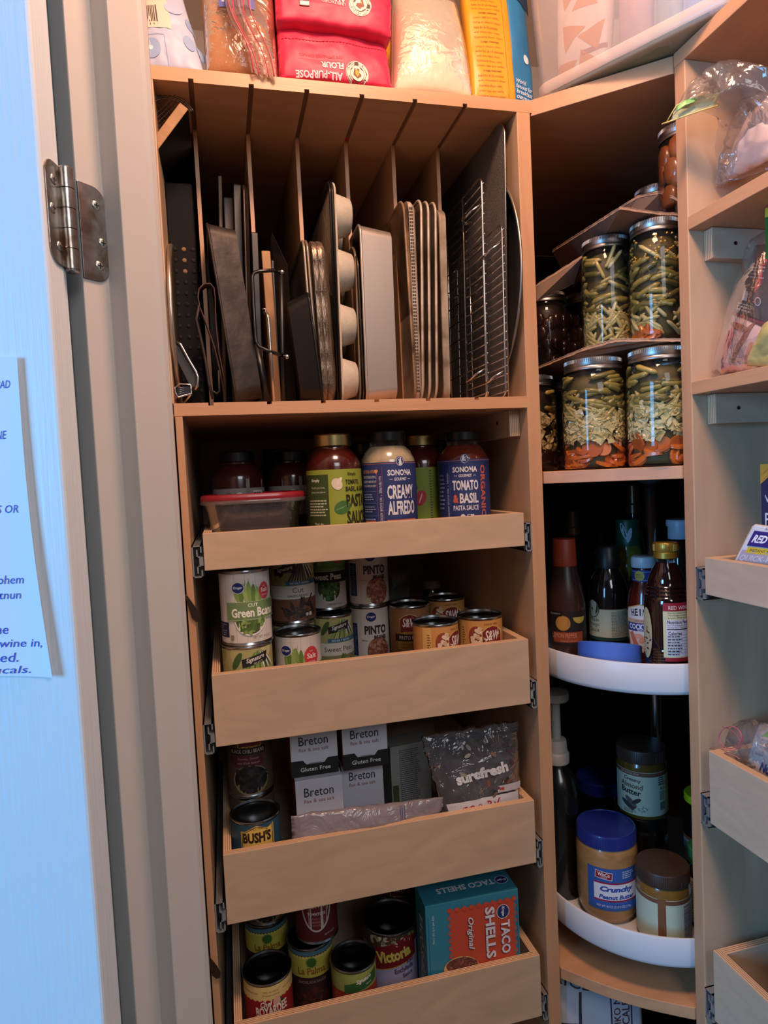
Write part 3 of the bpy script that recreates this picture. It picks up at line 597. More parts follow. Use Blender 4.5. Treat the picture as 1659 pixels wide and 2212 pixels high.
def a_green(l):
    l.rect(-.085,.004,.085,.108,C('8F9A32')); l.rect(-.085,.004,-.004,.101,C('34481F'))
    l.t('Simply',-.026,.092,.016,.0058,C('E6E2D0'),bold=.02); l.t('Foods you love,',-.022,.081,.025,.0042,C('CFCFB8')); l.t('prices you adore.',-.022,.0745,.027,.0042,C('CFCFB8')); l.lines(-.042,.038,-.006,.064,6,C('B9BCA0'),4,.5)
    for s,y,w in (("That's the",.027,.016),('Grocery Outlet',.021,.033),('way',.015,.007)): l.t(s,-.022,y,w,.0048 if w>.03 else .0036,C('E6E2D0'))
    l.ell(.009,.086,.0078,.0092,C('DCCDB6'),rot=.6,n=18); l.ell(.013,.091,.0028,.006,C('E4D8C4'),rot=-.6,n=12); l.ell(.016,.051,.013,.0095,C('3E6A2E'),rot=.35,n=18); l.ell(.016,.051,.012,.0006,C('8FB06A'),rot=.35,n=8); l.ell(.013,.014,.0085,.0075,C('B48A8E'),rot=-.6,n=16)
    l.t('Simply',.034,.100,.016,.006,C('3A2A18'),bold=.02)
    for s,y,w,h_ in (('TOMATO,',.088,.026,.0085),('BASIL, & GARLIC',.0775,.052,.0085),('PASTA',.0605,.040,.019),('SAUCE',.0345,.042,.021)): l.t(s,.022+w/2,y,w,h_,C('22200F'),bold=.03)
GRJ=[(.0001,.0),]
def gjar(x,y,lab,extra,z=Z1,R=.0425,h=.176,lm=GOLD):
    jar('sauce_jar',x,y,z,jprof(R,h),sauce('48150F'),lab,lid=(lm,lidp(R-.0135,h*.895,h),None),arts=[('label',a_green,R+.0001,.014)],extra=extra)
gjar(ax_(724,1080,1.012),1.012,'red pasta sauce jar with a green label and gold lid, beside the red-lidded tub',-.12)
def a_strip(l): l.rect(-.12,.0,.12,.102,C('7E8E2E')); l.ell(-.040,.07,.012,.008,C('3E6A2E'),rot=-.3); l.ell(-.024,.050,.0095,.0135,C('B4303E'),rot=-.35); l.ell(-.024,.050,.0012,.010,C('E0B8A8'),rot=-.35,n=8); l.lines(-.008,.0,-.003,.098,22,C('3A4A1E'),3)
jar('sauce_jar',ax_(912,1070,1.108),1.108,Z1,jprof(.0425,.176),sauce('4A1610'),'gold-lidded sauce jar with a red berry label, behind the navy jars',lid=(GOLD,lidp(.029,.1575,.176),None),arts=[('label',a_strip,.0427,.018)],extra=.5)
def a_son(l,creamy):
    l.rect(-.130,.002,.136,.112,NAV); l.rect(-.130,.1095,.136,.1102,OR_)
    x=.020 if creamy else .0
    l.ell(x,.1125,.0072,.0080,NAV); l.ell(x,.1125,.0062,.0068,WT); l.ell(x,.1125,.0055,.0061,NAV); l.t('SG',x,.1125,.0042,.0075,WT,rot=PI/2*0,bold=.02)
    l.t('SONOMA',x,.0955,.041,.0092,WT,bold=.035); l.t('GOURMET',x,.0855,.021,.0048,WT,bold=.015)
    for s in (-1,1): l.rect(x+s*.0155-.0025,.0851,x+s*.0155+.0025,.0858,WT)
    if creamy:
        l.t('CREAMY',x+.001,.066,.046,.0215,WT,bold=.03); l.t('ALFREDO',x+.002,.0415,.048,.0215,WT,bold=.03); l.rect(-.004,.014,.048,.0235,OR_); l.t('DELICIOUS ALFREDO SAUCE',.021,.0188,.046,.0045,C('E0BFA8')); l.t('NET WT 15 OZ',x,.0065,.020,.0030,WT)
        for a in (-.0085,-.0175): l.rect(a-.0003,.006,a,.105,OR_)
        l.t('GLUTEN FREE  *  NO SUGAR ADDED',-.0122,.056,.070,.0042,WT,rot=-PI/2)
        l.t('CALIFORNIA WITH',-.034,.0985,.026,.0052,C('D99A5A')); l.ell(-.0198,.099,.0020,.0022,C('D99A5A')); l.ell(-.0172,.099,.0020,.0022,C('D99A5A')); l.poly([(-.0215,.0985),(-.0155,.0985),(-.0185,.0945)],C('D99A5A'))
        for k,s in enumerate(('TOP OF THE BOUNTIFUL','HARVEST IS AND WE PUT','LOVE IN EVERY JAR ENJOY')): l.t(s,-.032,.090-.007*k,.026,.0040,WT)
        for k in range(3): l.rect(-.047,.068-k*.019,-.0195,.0684-k*.019,C('7A86B8')); l.lines(-.045,.054-k*.019,-.021,.065-k*.019,3,C('9AA4CC'),k+2,.4)
        l.rect(-.044,.009,-.0215,.023,OR_); l.t('SONOMA',-.033,.019,.018,.0048,C('E8CDB8')); l.t('GOURMET',-.033,.013,.018,.0042,C('E8CDB8'))
    else:
        l.t('TOMATO',0,.070,.043,.0165,WT,bold=.03); l.t('&',-.0165,.0485,.0095,.0135,C('C8604E'),bold=.05); l.t('BASIL',.0055,.0490,.031,.0165,WT,bold=.03); l.t('PASTA SAUCE',0,.0335,.042,.0082,WT,bold=.02)
        l.ell(-.006,.020,.0035,.0035,WT); l.rect(.001,.0170,.012,.0228,WT); l.rect(.0018,.0178,.0068,.0220,NAV); l.t('NET WT 25 OZ (709g)',0,.0085,.023,.0028,WT)
        l.t('ORGANIC',.0315,.060,.084,.0105,C('C8604E'),rot=-PI/2,bold=.03); l.rect(-.0262,.005,-.0257,.108,C('5A66A0')); l.t('VEGAN  *  NO SUGAR ADDED',-.0300,.055,.072,.0034,C('B9C0DC'),rot=-PI/2); l.lines(-.052,.03,-.037,.09,9,C('8E98C4'),4)
def son(x,y,creamy,lab,extra,R=.0435,h=.178):
    sc=sauce('B5A688') if creamy else sauce('65261A')
    clr=[(R-.0150,h*.80),(R-.0150,h*.93)]
    jar('sauce_jar',x,y,Z1,jprof(R,h)[:-1],sc,lab,lid=(LBK,lidp(R-.0135,h*.915,h),None),arts=[('label',lambda l:a_son(l,creamy),R+.0002,.0175)],clear=clr,extra=extra)
son(ax_(841,1070,1.016),1.016,True,'cream alfredo sauce jar with a navy label, between the green label and tomato jars',-.02)
son(ax_(1003,1070,1.040),1.040,False,'tomato and basil sauce jar with a navy label at the right of the drawer',.06,R=.0425,h=.176)
def a_bw(l): l.rect(-.09,.05,.09,.10,C('8A8682')); R=random.Random(3); [l.ell(R.uniform(-.045,.02),R.uniform(.06,.09),.006,.006,C(['D0CCC8','4A4848','6A6664'][k%3]),n=12) for k in range(22)]; l.rect(.024,.052,.045,.096,C('C9C5C0')); l.lines(.025,.054,.044,.094,8,C('3A3A3A'),5); l.rect(.012,.05,.018,.115,C('7A7876'))
for px,Y,lab in ((512,1.12,'dark red jar with a grey picture label behind the tub, left'),(628,1.17,'dark red jar with a grey picture label behind the tub, right')):
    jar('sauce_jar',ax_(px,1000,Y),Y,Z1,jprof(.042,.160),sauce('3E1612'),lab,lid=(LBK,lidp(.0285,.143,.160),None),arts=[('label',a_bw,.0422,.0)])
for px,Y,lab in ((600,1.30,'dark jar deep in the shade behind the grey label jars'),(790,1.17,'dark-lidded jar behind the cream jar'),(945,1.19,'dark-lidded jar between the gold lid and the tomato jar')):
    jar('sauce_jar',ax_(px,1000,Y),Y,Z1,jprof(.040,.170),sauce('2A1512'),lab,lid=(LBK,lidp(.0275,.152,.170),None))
# food tub with red lid
tx0=aY(432,1090,.985); t=thing('food_tub',((aY(432,1090,1.0).x+aY(664,1090,1.0).x)/2,1.045,Z1),'clear food tub with a red snap lid at the left front','container')
w,d=.158,.128
TUB=film('tub_plastic','C9BDB8',.22,.7,0,rough=.12)
B().mat(TUB).smooth().loft([(0,0,w*.74,d*.74,.03,.001),(0,0,w*.78,d*.78,.034,.004),(0,0,w*.90,d*.90,.04,.070),(0,0,w*.95,d*.95,.044,.080),(0,0,w*.985,d*.985,.046,.081),(0,0,w*.99,d*.99,.046,.078)],True,False,8).build('tub',t,angle=40)
B().mat(TUB).smooth().loft([(0,0,w,d,.047,.0775),(0,-.0008,w*1.012,d*1.012,.048,.0800),(0,0,w,d,.047,.0835)],False,False,8).build('tub_rim',t)
B().mat(mat('lid_red','8E2029',.3,coat=.3)).smooth().loft([(0,0,w*.97,d*.97,.046,.0805),(0,0,w,d,.047,.0835),(0,0,w,d,.047,.0885),(0,0,w*.98,d*.98,.046,.0915),(0,0,w*.93,d*.93,.044,.0925),(0,0,w*.90,d*.90,.043,.0905)],True,True,8).build('lid',t,angle=40)
B().mat(mat('tub_food','3A1E1C',.6,var=.4,vscale=60)).smooth().loft([(0,0,w*.70,d*.70,.03,.002),(0,0,w*.80,d*.80,.036,.042)],True,True,8).build('food',t,angle=40)
# ================================================================ pouches: closed, bulging, creased bags
class Pouch:
    def __init__(s,p00,p10,p11,p01,bulge,back=None,crease=.003,seed=0,pw=.45,edge=0,fq=26):
        s.c=[V(p) for p in (p00,p10,p11,p01)]; s.n=(s.c[1]-s.c[0]).cross(s.c[3]-s.c[0]).normalized(); s.bu=bulge; s.ba=bulge if back is None else back; s.cr=crease; s.sd=seed; s.pw=pw; s.ed=edge; s.fq=fq
        s.W=((s.c[1]-s.c[0]).length+(s.c[2]-s.c[3]).length)/2; s.H=((s.c[3]-s.c[0]).length+(s.c[2]-s.c[1]).length)/2
    def pos(s,u,v,side=1,l=0):
        uu=min(max(u,0),1); vv=min(max(v,0),1)
        p=s.c[0]*(1-u)*(1-v)+s.c[1]*u*(1-v)+s.c[2]*u*v+s.c[3]*(1-u)*v
        e=max(sin(PI*uu)*sin(PI*vv),0)**s.pw; nz=noise.noise(V((u*s.W*s.fq+s.sd,v*s.H*s.fq,side*3.1)))+.5*abs(noise.noise(V((u*s.W*s.fq*2.3,v*s.H*s.fq*2.3+s.sd,side*5.))))
        h=(s.bu if side>0 else s.ba)*e+s.cr*nz*(.35+.65*e)
        if s.ed:
            q=V((noise.noise(V((v*9+s.sd,0,0))),0,noise.noise(V((u*9,s.sd,0)))))*s.ed
            p=p+(s.c[1]-s.c[0]).normalized()*q.x*(1-4*uu*(1-uu))+(s.c[3]-s.c[0]).normalized()*q.z*(1-4*vv*(1-vv))
        return p+s.n*(h*side+l) if side>0 else p-s.n*h
    def mesh(s,b,nu=36,nv=36):
        for side in (1,-1):
            b.add([s.pos(i/nu,j/nv,side) if (side>0 or 0<i<nu and 0<j<nv) else s.pos(i/nu,j/nv,1) for j in range(nv+1) for i in range(nu+1)],[(j*(nu+1)+i,j*(nu+1)+i+1,(j+1)*(nu+1)+i+1,(j+1)*(nu+1)+i) for j in range(nv) for i in range(nu)])
        return b
    def fn(s): return lambda a,t,l:s.pos(a/s.W,t/s.H,1,l)
def pouch(name,part,P,m,label,cat='bag',arts=(),nu=36,nv=36,inner=None,step=.008):
    o=sum((c for c in P.c),V())/4; zb=min(c.z for c in P.c); t=thing(name,(o.x,o.y,zb),label,cat)
    off=Matrix.Translation(-V((o.x,o.y,zb)))
    b=B().mat(m).smooth(); b.T=off; P.mesh(b,nu,nv).build(part,t,merge=True)
    for nm,fn in arts:
        l=L(P.fn(),step,.0007,sv=True); l.b.T=off; fn(l,P.W,P.H); l.build(nm,t)
    if inner:
        for nm,Q,mm in inner:
            b=B().mat(mm).smooth(); b.T=off; Q.mesh(b,30,30).build(nm,t,merge=True)
    return t
ZS=2.0622
def front(x0,x1,yb,Yd,h,tilt=0,top=None):
    """four corners of an upright rectangle standing on the top shelf between two pixel columns"""
    a=aY(x0,yb,Yd).x; b_=aY(x1,yb,Yd).x; return [V((a,Yd,ZS+.001)),V((b_,Yd,ZS+.001)),V((b_ if top is None else b_+top,Yd+tilt,ZS+h)),V((a,Yd+tilt,ZS+h))]
# white bag with blue pictures
def a_white(l,w,h):
    l.rect(.004,h*.40,.045,h*.97,C('D8CBB8'))
    R=random.Random(2); x=.008
    while x<.030: k=R.uniform(.0006,.0018); l.rect(x,h*.46,x+k,h*.64,C('4A4038')); x+=k+R.uniform(.0006,.0015)
    l.t('9 117',.02,h*.435,.022,.003,C('4A4038')); l.rect(.030,h*.80,.046,h*.9,C('6A86B8')); l.t('Incredible, not normal',.022,h*.75,.028,.004,C('4A4038'))
    l.ell(.016,h*.20,.012,.014,C('8FA6CC')); l.ell(.016,h*.20,.003,.003,C('DCE0EA')); l.rect(.0155,h*.21,.0165,h*.27,C('DCE0EA'))
    l.ell(.064,h*.30,.0068,.011,C('8FA6CC'),rot=.1); l.ell(.071,h*.50,.0048,.009,C('8FA6CC'),rot=.3); l.ell(.077,h*.24,.0045,.010,C('8FA6CC'),rot=.3); l.ell(.052,h*.62,.012,.008,C('A9B9D6')); l.rect(.034,h*.05,.0346,h*.33,C('8FA6CC')); l.rect(.0,h*.33,.034,h*.335,C('8FA6CC'))
c=front(300,444,150,.975,.14,.03,top=-.028); pouch('shopping_bag','bag',Pouch(*c,.020,back=.10,crease=.004,seed=2,pw=.3),mat('bag_white','B2BAD4',.45),'white bag with blue pictures and a barcode at the top left',arts=[('print',a_white)])
# brown sugar in a zip bag
SUG=mat('brown_sugar','B07848',.9,bump=.4,bscale=300,var=.12,vscale=60)
c=front(446,602,165,.968,.155,.02); P=Pouch(*c,.026,back=.09,crease=.005,seed=5,pw=.3)
ci=[p+V((0,.005,0)) for p in c]; ci[3].x-=.002; ci[2].z+=.02; ci[3].z+=.02
ts=pouch('zip_bag','film',P,film('zip_film','FAF0EA',.06,.6,.5,24,.1),'clear zip bag of brown sugar with red zipper lines on the top shelf',inner=[('brown_sugar',Pouch(*ci,.022,back=.08,crease=.006,seed=9,pw=.28,fq=14),SUG)])
o=ts.location; b=B().mat(film('zip_strip','F0D8D4',.42,.8,.8,50,.12)).smooth(); b.T=Matrix.Translation(-o)
x0=aY(492,100,.94).x; z0=ZS-.004
vs=[];nn=24;mm_=20
for j in range(nn+1):
    for i in range(mm_+1):
        u=i/mm_;v=j/nn; vs.append((x0+.034*u+.030*(1-v)**1.5+.004*sin(v*7),.944-.006*sin(u*PI*5)*(.4+v)-.006*sin(v*PI),z0+.118*v+.004*(1-u)*(1-v)-.002))
b.add(vs,[(j*(mm_+1)+i,j*(mm_+1)+i+1,(j+1)*(mm_+1)+i+1,(j+1)*(mm_+1)+i) for j in range(nn) for i in range(mm_)]); b.build('zipper_flap',ts)
b=B().mat(C('C8384E',.35)).smooth(); b.T=Matrix.Translation(-o)
for f in (2,6,14,18): b.tube([V(vs[j*(mm_+1)+f])+V((0,-.0012,0)) for j in range(nn+1)],.00075,6)
b.build('zipper_line',ts)
b=B().mat(C('4A5AA0',.5)); b.T=Matrix.Translation(-o); q=aY(475,35,.945); 
l=L(P.fn(),.006,.001,sv=True); l.b.T=Matrix.Translation(-o); l.rect(.022,.085,.070,.15,C('5A62A8')); l.rect(.026,.092,.030,.15,C('C9CCE4')); l.rect(.056,.088,.060,.14,C('C9CCE4')); l.build('label_patch',ts)
# pink flour bags lying down, ends towards the room
FP=mat('flour_paper','E0284E',.5,var=.08,vscale=20,color2='CC2046')
def a_flour(top):
    def f(l,w,h):
        wt=C('ECCDD2'); bx,by=(w*.71,.033) if top else (w*.68,.013)
        l.t('ALL-PURPOSE',w*(.39 if top else .343),.037 if top else .006,.066,.0092,wt,rot=PI,bold=.035); l.t('FLOUR',w*(.49 if top else .46),.048 if top else .0200,.032,.0092,wt,rot=PI,bold=.035)
        l.ell(bx,by,.0165,.0165,C('EBD9C8')); l.ell(bx,by,.0158,.0158,C('4A2A20')); l.ell(bx,by,.0150,.0150,C('EBD9C8'))
        for k,ch in enumerate('KING ARTHUR'): a=PI*1.5-(k-5)*.24; l.t(ch,bx+.0128*cos(a),by+.0128*sin(a),.0021,.0026,C('4A2A20'),rot=a-PI/2,bold=.02)
        for k,ch in enumerate('BAKING COMPANY'): a=PI*.5+(k-6.5)*.20; l.t(ch,bx+.0128*cos(a),by+.0128*sin(a),.0017,.0020,C('4A2A20'),rot=a+PI/2)
        l.ell(bx,by,.0103,.0103,C('4A2A20')); l.ell(bx,by,.0098,.0098,C('EBD9C8')); l.poly([(bx-.004,by+.006),(bx+.004,by+.006),(bx+.006,by-.003),(bx,by-.007),(bx-.006,by-.003)],C('7A3A1E'))
        l.poly([(bx-.002,by+.004),(bx+.002,by+.004),(bx+.003,by-.001),(bx,by-.005),(bx-.003,by-.001)],C('E0A22E'))
        if top: l.t('UNBLEACHED',w*.48,.030,.034,.0044,wt,rot=PI); l.rect(w*.19,.020,w*.19+.014,.034,C('5A3A3A')); l.rect(w*.195,.021,w*.195+.0125,.0265,wt); l.ell(w*.19+.004,.030,.002,.003,wt)
        else: l.t('100% EMPLOYEE OWNED',w*.37,.0325,.064,.0044,C('9E1A3A'),rot=PI); l.rect(w*.17,.0262,w*.57,.0266,C('9E1A3A')); l.poly([(w*.03,.0555)]+[(w*(.04+.9*k/60),.0555+(.0016 if k%2 else 0)) for k in range(61)]+[(w*.95,.0575),(w*.03,.0575)],C('B81C40'))
    return f
c=front(604,846,180,.958,.079,.012); c[3].x+=.002; c[2].x-=.004
pouch('flour_bag','bag',Pouch(*c,.012,back=.2,crease=.0035,seed=11,pw=.25,edge=.002),FP,'pink flour bag with upside-down lettering lying on the shelf, lower of two',arts=[('print',a_flour(False))],step=.007)
c=[p+V((0,.0,.070)) for p in front(606,858,180,.950,.094,.01)]; c[0].z+=.004; c[1].z+=-.002; c[1].x-=.006
pouch('flour_bag','bag',Pouch(*c,.012,back=.2,crease=.0035,seed=17,pw=.25,edge=.002),FP,'pink flour bag with upside-down lettering lying on top, upper of two',arts=[('print',a_flour(True))],step=.007)
# white flour in a thin clear bag
c=front(847,1022,195,.972,.17,.03,top=-.012); c[3].x+=.018
pouch('flour_sack','film',Pouch(*c,.032,back=.08,crease=.003,seed=21,pw=.36,fq=22),film('thin_film','FAF4EA',.12,.45,.35,40,.2),'clear bag of white flour between the pink and yellow bags',inner=[('flour',Pouch(*[p+V((0,.004,0)) for p in c],.030,back=.07,crease=.004,seed=23,pw=.34),mat('white_flour','E6D8C0',.9,bump=.2,bscale=60))])
YEL=mat('bag_yellow','D99A1E',.4,var=.06,vscale=12)
c=[p+V((0,.13,.02)) for p in front(842,900,180,.97,.20)]; pouch('oats_bag','bag',Pouch(*c,.01,crease=.003,seed=31),YEL,'yellow bag corner peeking out behind the white flour bag')
# oats bag: yellow back and blue gusset
def a_oat(l,w,h):
    br=C('7A4A1E'); l.rect(w*.80,.0,w*.806,h,C('5A5A4A')); R=random.Random(5)
    for k in range(22):
        y=h*.03+k*.0078
        if y>h*.96: break
        if k%6==5: l.t('Lodge Oatmeal',w*.45,y,w*.40,.0036,br,bold=.02); continue
        s=['Using an electric mixer,','cream eggs and vanilla.','Combine flour, oats,','and chocolate chips','bake for 8-10 minutes'][k%5]; l.t(s,w*(.43-.02*(k%3)),y,w*(.62-.05*(k%3)),.0034,br)
c=front(1022,1114,205,.966,.20,.03,top=.004); P=Pouch(*c,.010,back=.05,crease=.003,seed=33,pw=.3)
to=pouch('oats_bag','bag',P,YEL,'yellow oat bag with brown recipe text and a blue side, right of the flour sack',arts=[('print',a_oat)])
BLU=mat('bag_blue','2F7EB4',.4,var=.15,vscale=15)
a=aY(1113,212,.966); e=aX(1150,225,a.x+.045); c2=[V((a.x-.002,.966,ZS+.001)),V((a.x+.042,.985,ZS+.003)),V((a.x+.040,1.005,ZS+.20)),V((a.x+.002,.99,ZS+.20))]
P2=Pouch(*c2,.004,back=.02,crease=.003,seed=35,pw=.4); off=Matrix.Translation(-to.location)
b=B().mat(BLU).smooth(); b.T=off; P2.mesh(b,20,30).build('gusset',to,merge=True)
l=L(P2.fn(),.008,.001,sv=True); l.b.T=off; wc=C('DCE6EE')
for k,s in enumerate(('World','famous for','breakfast','oatmeal.')): l.t(s,.022 if k else .016,.040-.0085*k,.036 if k else .022,.0072,wc,bold=.01,shear=.3)
l.ell(.03,.080,.006,.008,wc); l.poly([(.012,.18),(.05,.16),(.05,.2),(.012,.2)],C('1E3A5A')); l.build('gusset_print',to)
# ================================================================ storage bin over the corner
q0=aZ(1160,219,2.0665); q1=aZ(1600,-1,2.0665); u=(q1-q0).normalized(); Mb=frameM((q0.x,q0.y,2.0665),u,(0,0,1)); Lb=(q1-q0).length; 
BINP=film('bin_plastic','FAF0E6',.24,.35,0,rough=.25)
tb=thing('storage_bin',(0,0,0),'frosted plastic storage bin overhanging the corner of the top shelf','bin',M=Mb)
w,d,h=Lb,.26,.24; b=B().mat(BINP).smooth()
b.loft([(w/2,d/2,w-.006,d-.006,.018,.0),(w/2,d/2,w,d,.02,.004),(w/2,d/2,w+.03,d+.03,.026,h),(w/2,d/2,w+.026,d+.026,.024,h),(w/2,d/2,w-.005,d-.005,.018,.006),(w/2,d/2,w-.010,d-.010,.016,.003)],True,True,8); b.build('bin',tb,angle=40)
b=B().mat(film('bin_rib','FAEADC',.50,.4,0,rough=.3)).smooth(); b.loft([(w/2,d/2,w+.001,d+.001,.02,.004),(w/2,d/2,w+.005,d+.005,.021,.007),(w/2,d/2,w+.007,d+.007,.021,.018),(w/2,d/2,w+.003,d+.003,.02,.021)],False,False,8); b.build('rim_band',tb,angle=40)
def inbin(name,c,bul,m,lab,arts=(),seed=1):
    P=Pouch(*[Mb@V(p) for p in c],bul,crease=.004,seed=seed,pw=.35); return pouch(name,'bag',P,m,lab,arts=arts)
def a_chip(l,w,h):
    for x,y,r in ((.3,.75,.2),(.62,.62,1.4),(.35,.38,2.2),(.75,.30,.8),(.2,.12,.3),(.62,.10,1.9),(.85,.85,.5)):
        R_=.024; l.poly([(x*w+R_*cos(r+k*2.09),y*h+R_*sin(r+k*2.09)) for k in range(3)],C('D98A3A'))
    l.rect(w*.55,h*.17,w*.98,h*.21,C('A86A5A')); l.rect(w*.25,h*.03,w*.95,h*.08,C('C98A5A'))
inbin('chip_bag',[(.022,.030,.012),(.105,.030,.010),(.112,.045,.19),(.018,.045,.19)],.020,mat('chip_bag','F0E0D2',.5),'bag printed with orange chips inside the frosted bin',arts=[('print',a_chip)],seed=41)
inbin('snack_bag',[(.118,.035,.012),(.165,.035,.012),(.168,.05,.19),(.116,.05,.19)],.015,mat('snack_bag','CFA098',.5,var=.2,vscale=30),'dusty pink snack bag in the middle of the frosted bin',seed=43)
inbin('snack_bag',[(.170,.040,.012),(.205,.040,.012),(.205,.05,.19),(.170,.05,.19)],.012,mat('snack_bag_olive','A8A07A',.5),'olive bag beside the pink bag in the frosted bin',seed=44)
inbin('snack_bag',[(.210,.035,.012),(.278,.035,.012),(.278,.05,.20),(.210,.05,.20)],.018,mat('snack_bag_mauve','A08A96',.5),'mauve bag at the right end of the frosted bin',seed=45)
g=Pouch(*[Mb@V(p) for p in ((.02,.006,.008),(.25,.006,.008),(.25,.20,.010),(.02,.20,.010))],.010,crease=.003,seed=47)
pouch('produce_bag','bag',g,mat('snack_bag_green','7A8E4E',.5,var=.4,vscale=14),'green bag lying flat on the floor of the frosted bin')
# ================================================================ tray rack
ZR=1.6135
def upright(xt,yt,xb,yb,Y,z=ZR):
    """frame for something standing in a slot: origin at its foot, z along its front edge"""
    a=aY(xt,yt,Y); b_=aY(xb,yb,Y); d=(a-b_).normalized(); o=b_+d*((z-b_.z)/d.z)
    return frameM(o,(d.z,0,-d.x),d),(a-o).length
def lying(): return Matrix(((0,0,1,0),(1,0,0,0),(0,1,0,0),(0,0,0,1)))   # loft (x,y,z)->(y depth, z height, x thickness)
def pan(name,xt,yt,xb,yb,Y,t,d,m,label,flare=.006,r=.022,dr=1,lip=.0016,cat='baking pan',group=None,rimm=None,fl=True):
    """rectangular pan on edge; rim at x=0, base at x=t*dr"""
    M,h=upright(xt,yt,xb,yb,Y); o=thing(name,(0,0,0),label,cat,0,group,M=M); b=B().mat(m).smooth(); b.T=lying(); f=flare
    T=t*dr; e=.0012*dr
    b.loft([(d/2,h/2,d-2*f,h-2*f,r,T),(d/2,h/2,d-.004,h-.004,r,.001*dr),(d/2,h/2,d,h,r+.002,0),(d/2,h/2,d-lip*2,h-lip*2,r,-.0016*dr),(d/2,h/2,d-.008,h-.008,r-.002,.0008*dr),(d/2,h/2,d-2*f-.004,h-2*f-.004,r-.002,T-e)],True,True,8)
    b.build('pan',o,angle=35)
    b=B().mat(rimm or m).smooth(); q=.0021; pts=[]
    for gy,gz,a0 in ((d-q,h-q,0),(q,h-q,90),(q,q,180),(d-q,q,270)):
        for k in range(6):
            a=rad(a0+18*k); sy=-1 if gy>d/2 else 1; sz=-1 if gz>h/2 else 1; pts.append((-.0005*dr,gy+sy*r+r*cos(a),gz+sz*r+r*sin(a)))
    b.tube(pts,q,8,True); b.build('rolled_rim',o); return o,h
PANS=mat('sheet_pan_alu','D4C6B6',.45,metal=.35,var=.3,vscale=22,color2='94806C',bump=.1,bscale=90)
PANB=mat('sheet_pan_brown','B09474',.5,metal=.3,var=.5,vscale=18,color2='4E3624')
# slot six, from the right wall
M_,h_=upright(1110,345,1113,860,1.03)
rt=thing('round_pizza_pan',(0,0,0),'large round dark pizza pan leaning at the right end of the tray rack','baking pan',M=frameM((.4650,.918,ZR),(1,0,-.01),(.01,0,1)))
b=B().mat(mat('dark_pizza_pan','5C5A58',.45,metal=.3,bump=.15,bscale=120,var=.2,vscale=20)).smooth(); R=.200; b.lathe([(.0001,0),(R-.022,0),(R-.003,-.011),(R,-.0125),(R+.001,-.011),(R-.003,-.0095),(R-.022,.0012),(.0001,.0012)],96,(0,R+.008,R),'x'); b.build('pan',rt,angle=40)
b=B().mat(ALU).smooth(); b.tube([(-.0118,R+.008+R*cos(a),R+R*sin(a)) for a in [2*PI*k/96 for k in range(96)]],.0021,8,True); b.build('rolled_rim',rt)
M,h=upright(1089,318,1097,858,.965); cs=thing('cookie_sheet',(0,0,0),'tall grey textured cookie sheet standing beside the round pan','baking pan',M=M)
h=.428; b=B().mat(GREY).smooth(); b.T=lying(); b.loft([(.165,h/2,.33,h,.026,0),(.165,h/2,.332,h+.001,.027,.0008),(.165,h/2,.33,h,.026,.0022)],True,True,8); b.build('sheet',cs,angle=35)
b=B().mat(ALU).smooth(); q=[(0.0011,.026*(1-cos(a)),h-.026*(1-sin(a))) for a in [PI/2*k/8 for k in range(8,-1,-1)]]+[(0.0011,0,.0),]; b.tube([(0.0011,.06,h)]+q,.0014,6); b.build('edge',cs)
def rack(xt,yt,xb,yb,Y,d,n,label,tw=.0022,mt=STEEL,feet=True,wires='y',m2=None,short=0):
    M,h=upright(xt,yt,xb,yb,Y); o=thing('cooling_rack',(0,0,0),label,'cooling rack',M=M); b=B().mat(mt).smooth()
    r=.012; pts=[]
    for gy,gz,a0 in ((d,h,0),(0,h,90),(0,0,180),(d,0,270)):
        for k in range(4):
            a=rad(a0+30*k); sy=-1 if gy>d/2 else 1; sz=-1 if gz>h/2 else 1; pts.append((0,gy+sy*r+r*cos(a),gz+sz*r+r*sin(a)+tw*(1 if gz==0 else 0)))
    b.tube(pts,tw,8,True); b.build('frame',o)
    b=B().mat(m2 or mt).smooth()
    for k in range(n): z=h*(k+.7)/(n+.4); b.tube([(.0024,-.0028,z),(.0024,d+.0015,z)],.0011,6)
    for y in (d*.33,d*.66): b.tube([(-.0022,y,.002),(-.0022,y,h-.002)],.0016,6)
    b.build('cross_wires',o)
    if feet:
        for z in (h*.84,h*.10): b=B().mat(mt).smooth(); b.tube([(-.001,.004,z+.014),(-.014,.012,z+.006),(-.020,.016,z),(-.022,.03,z-.002),(-.014,.04,z-.004),(-.001,.045,z+.002)],.0018,6); b.build('foot',o)
    return o
rack(1040,381,1052,858,.985,.24,22,'tall wire cooling rack with a bright front rod, left of the grey cookie sheet')
rack(1084,482,1093,858,.955,.20,20,'shorter wire rack with knobbed wire ends against the grey cookie sheet',tw=.0014,mt=STEEL)
o_=rack(1001,492,1008,852,1.05,.30,9,'dark wire rack in the shade at the left of the last slot',tw=.0018,mt=mat('rack_dark','5A544E',.35,metal=1),feet=False)
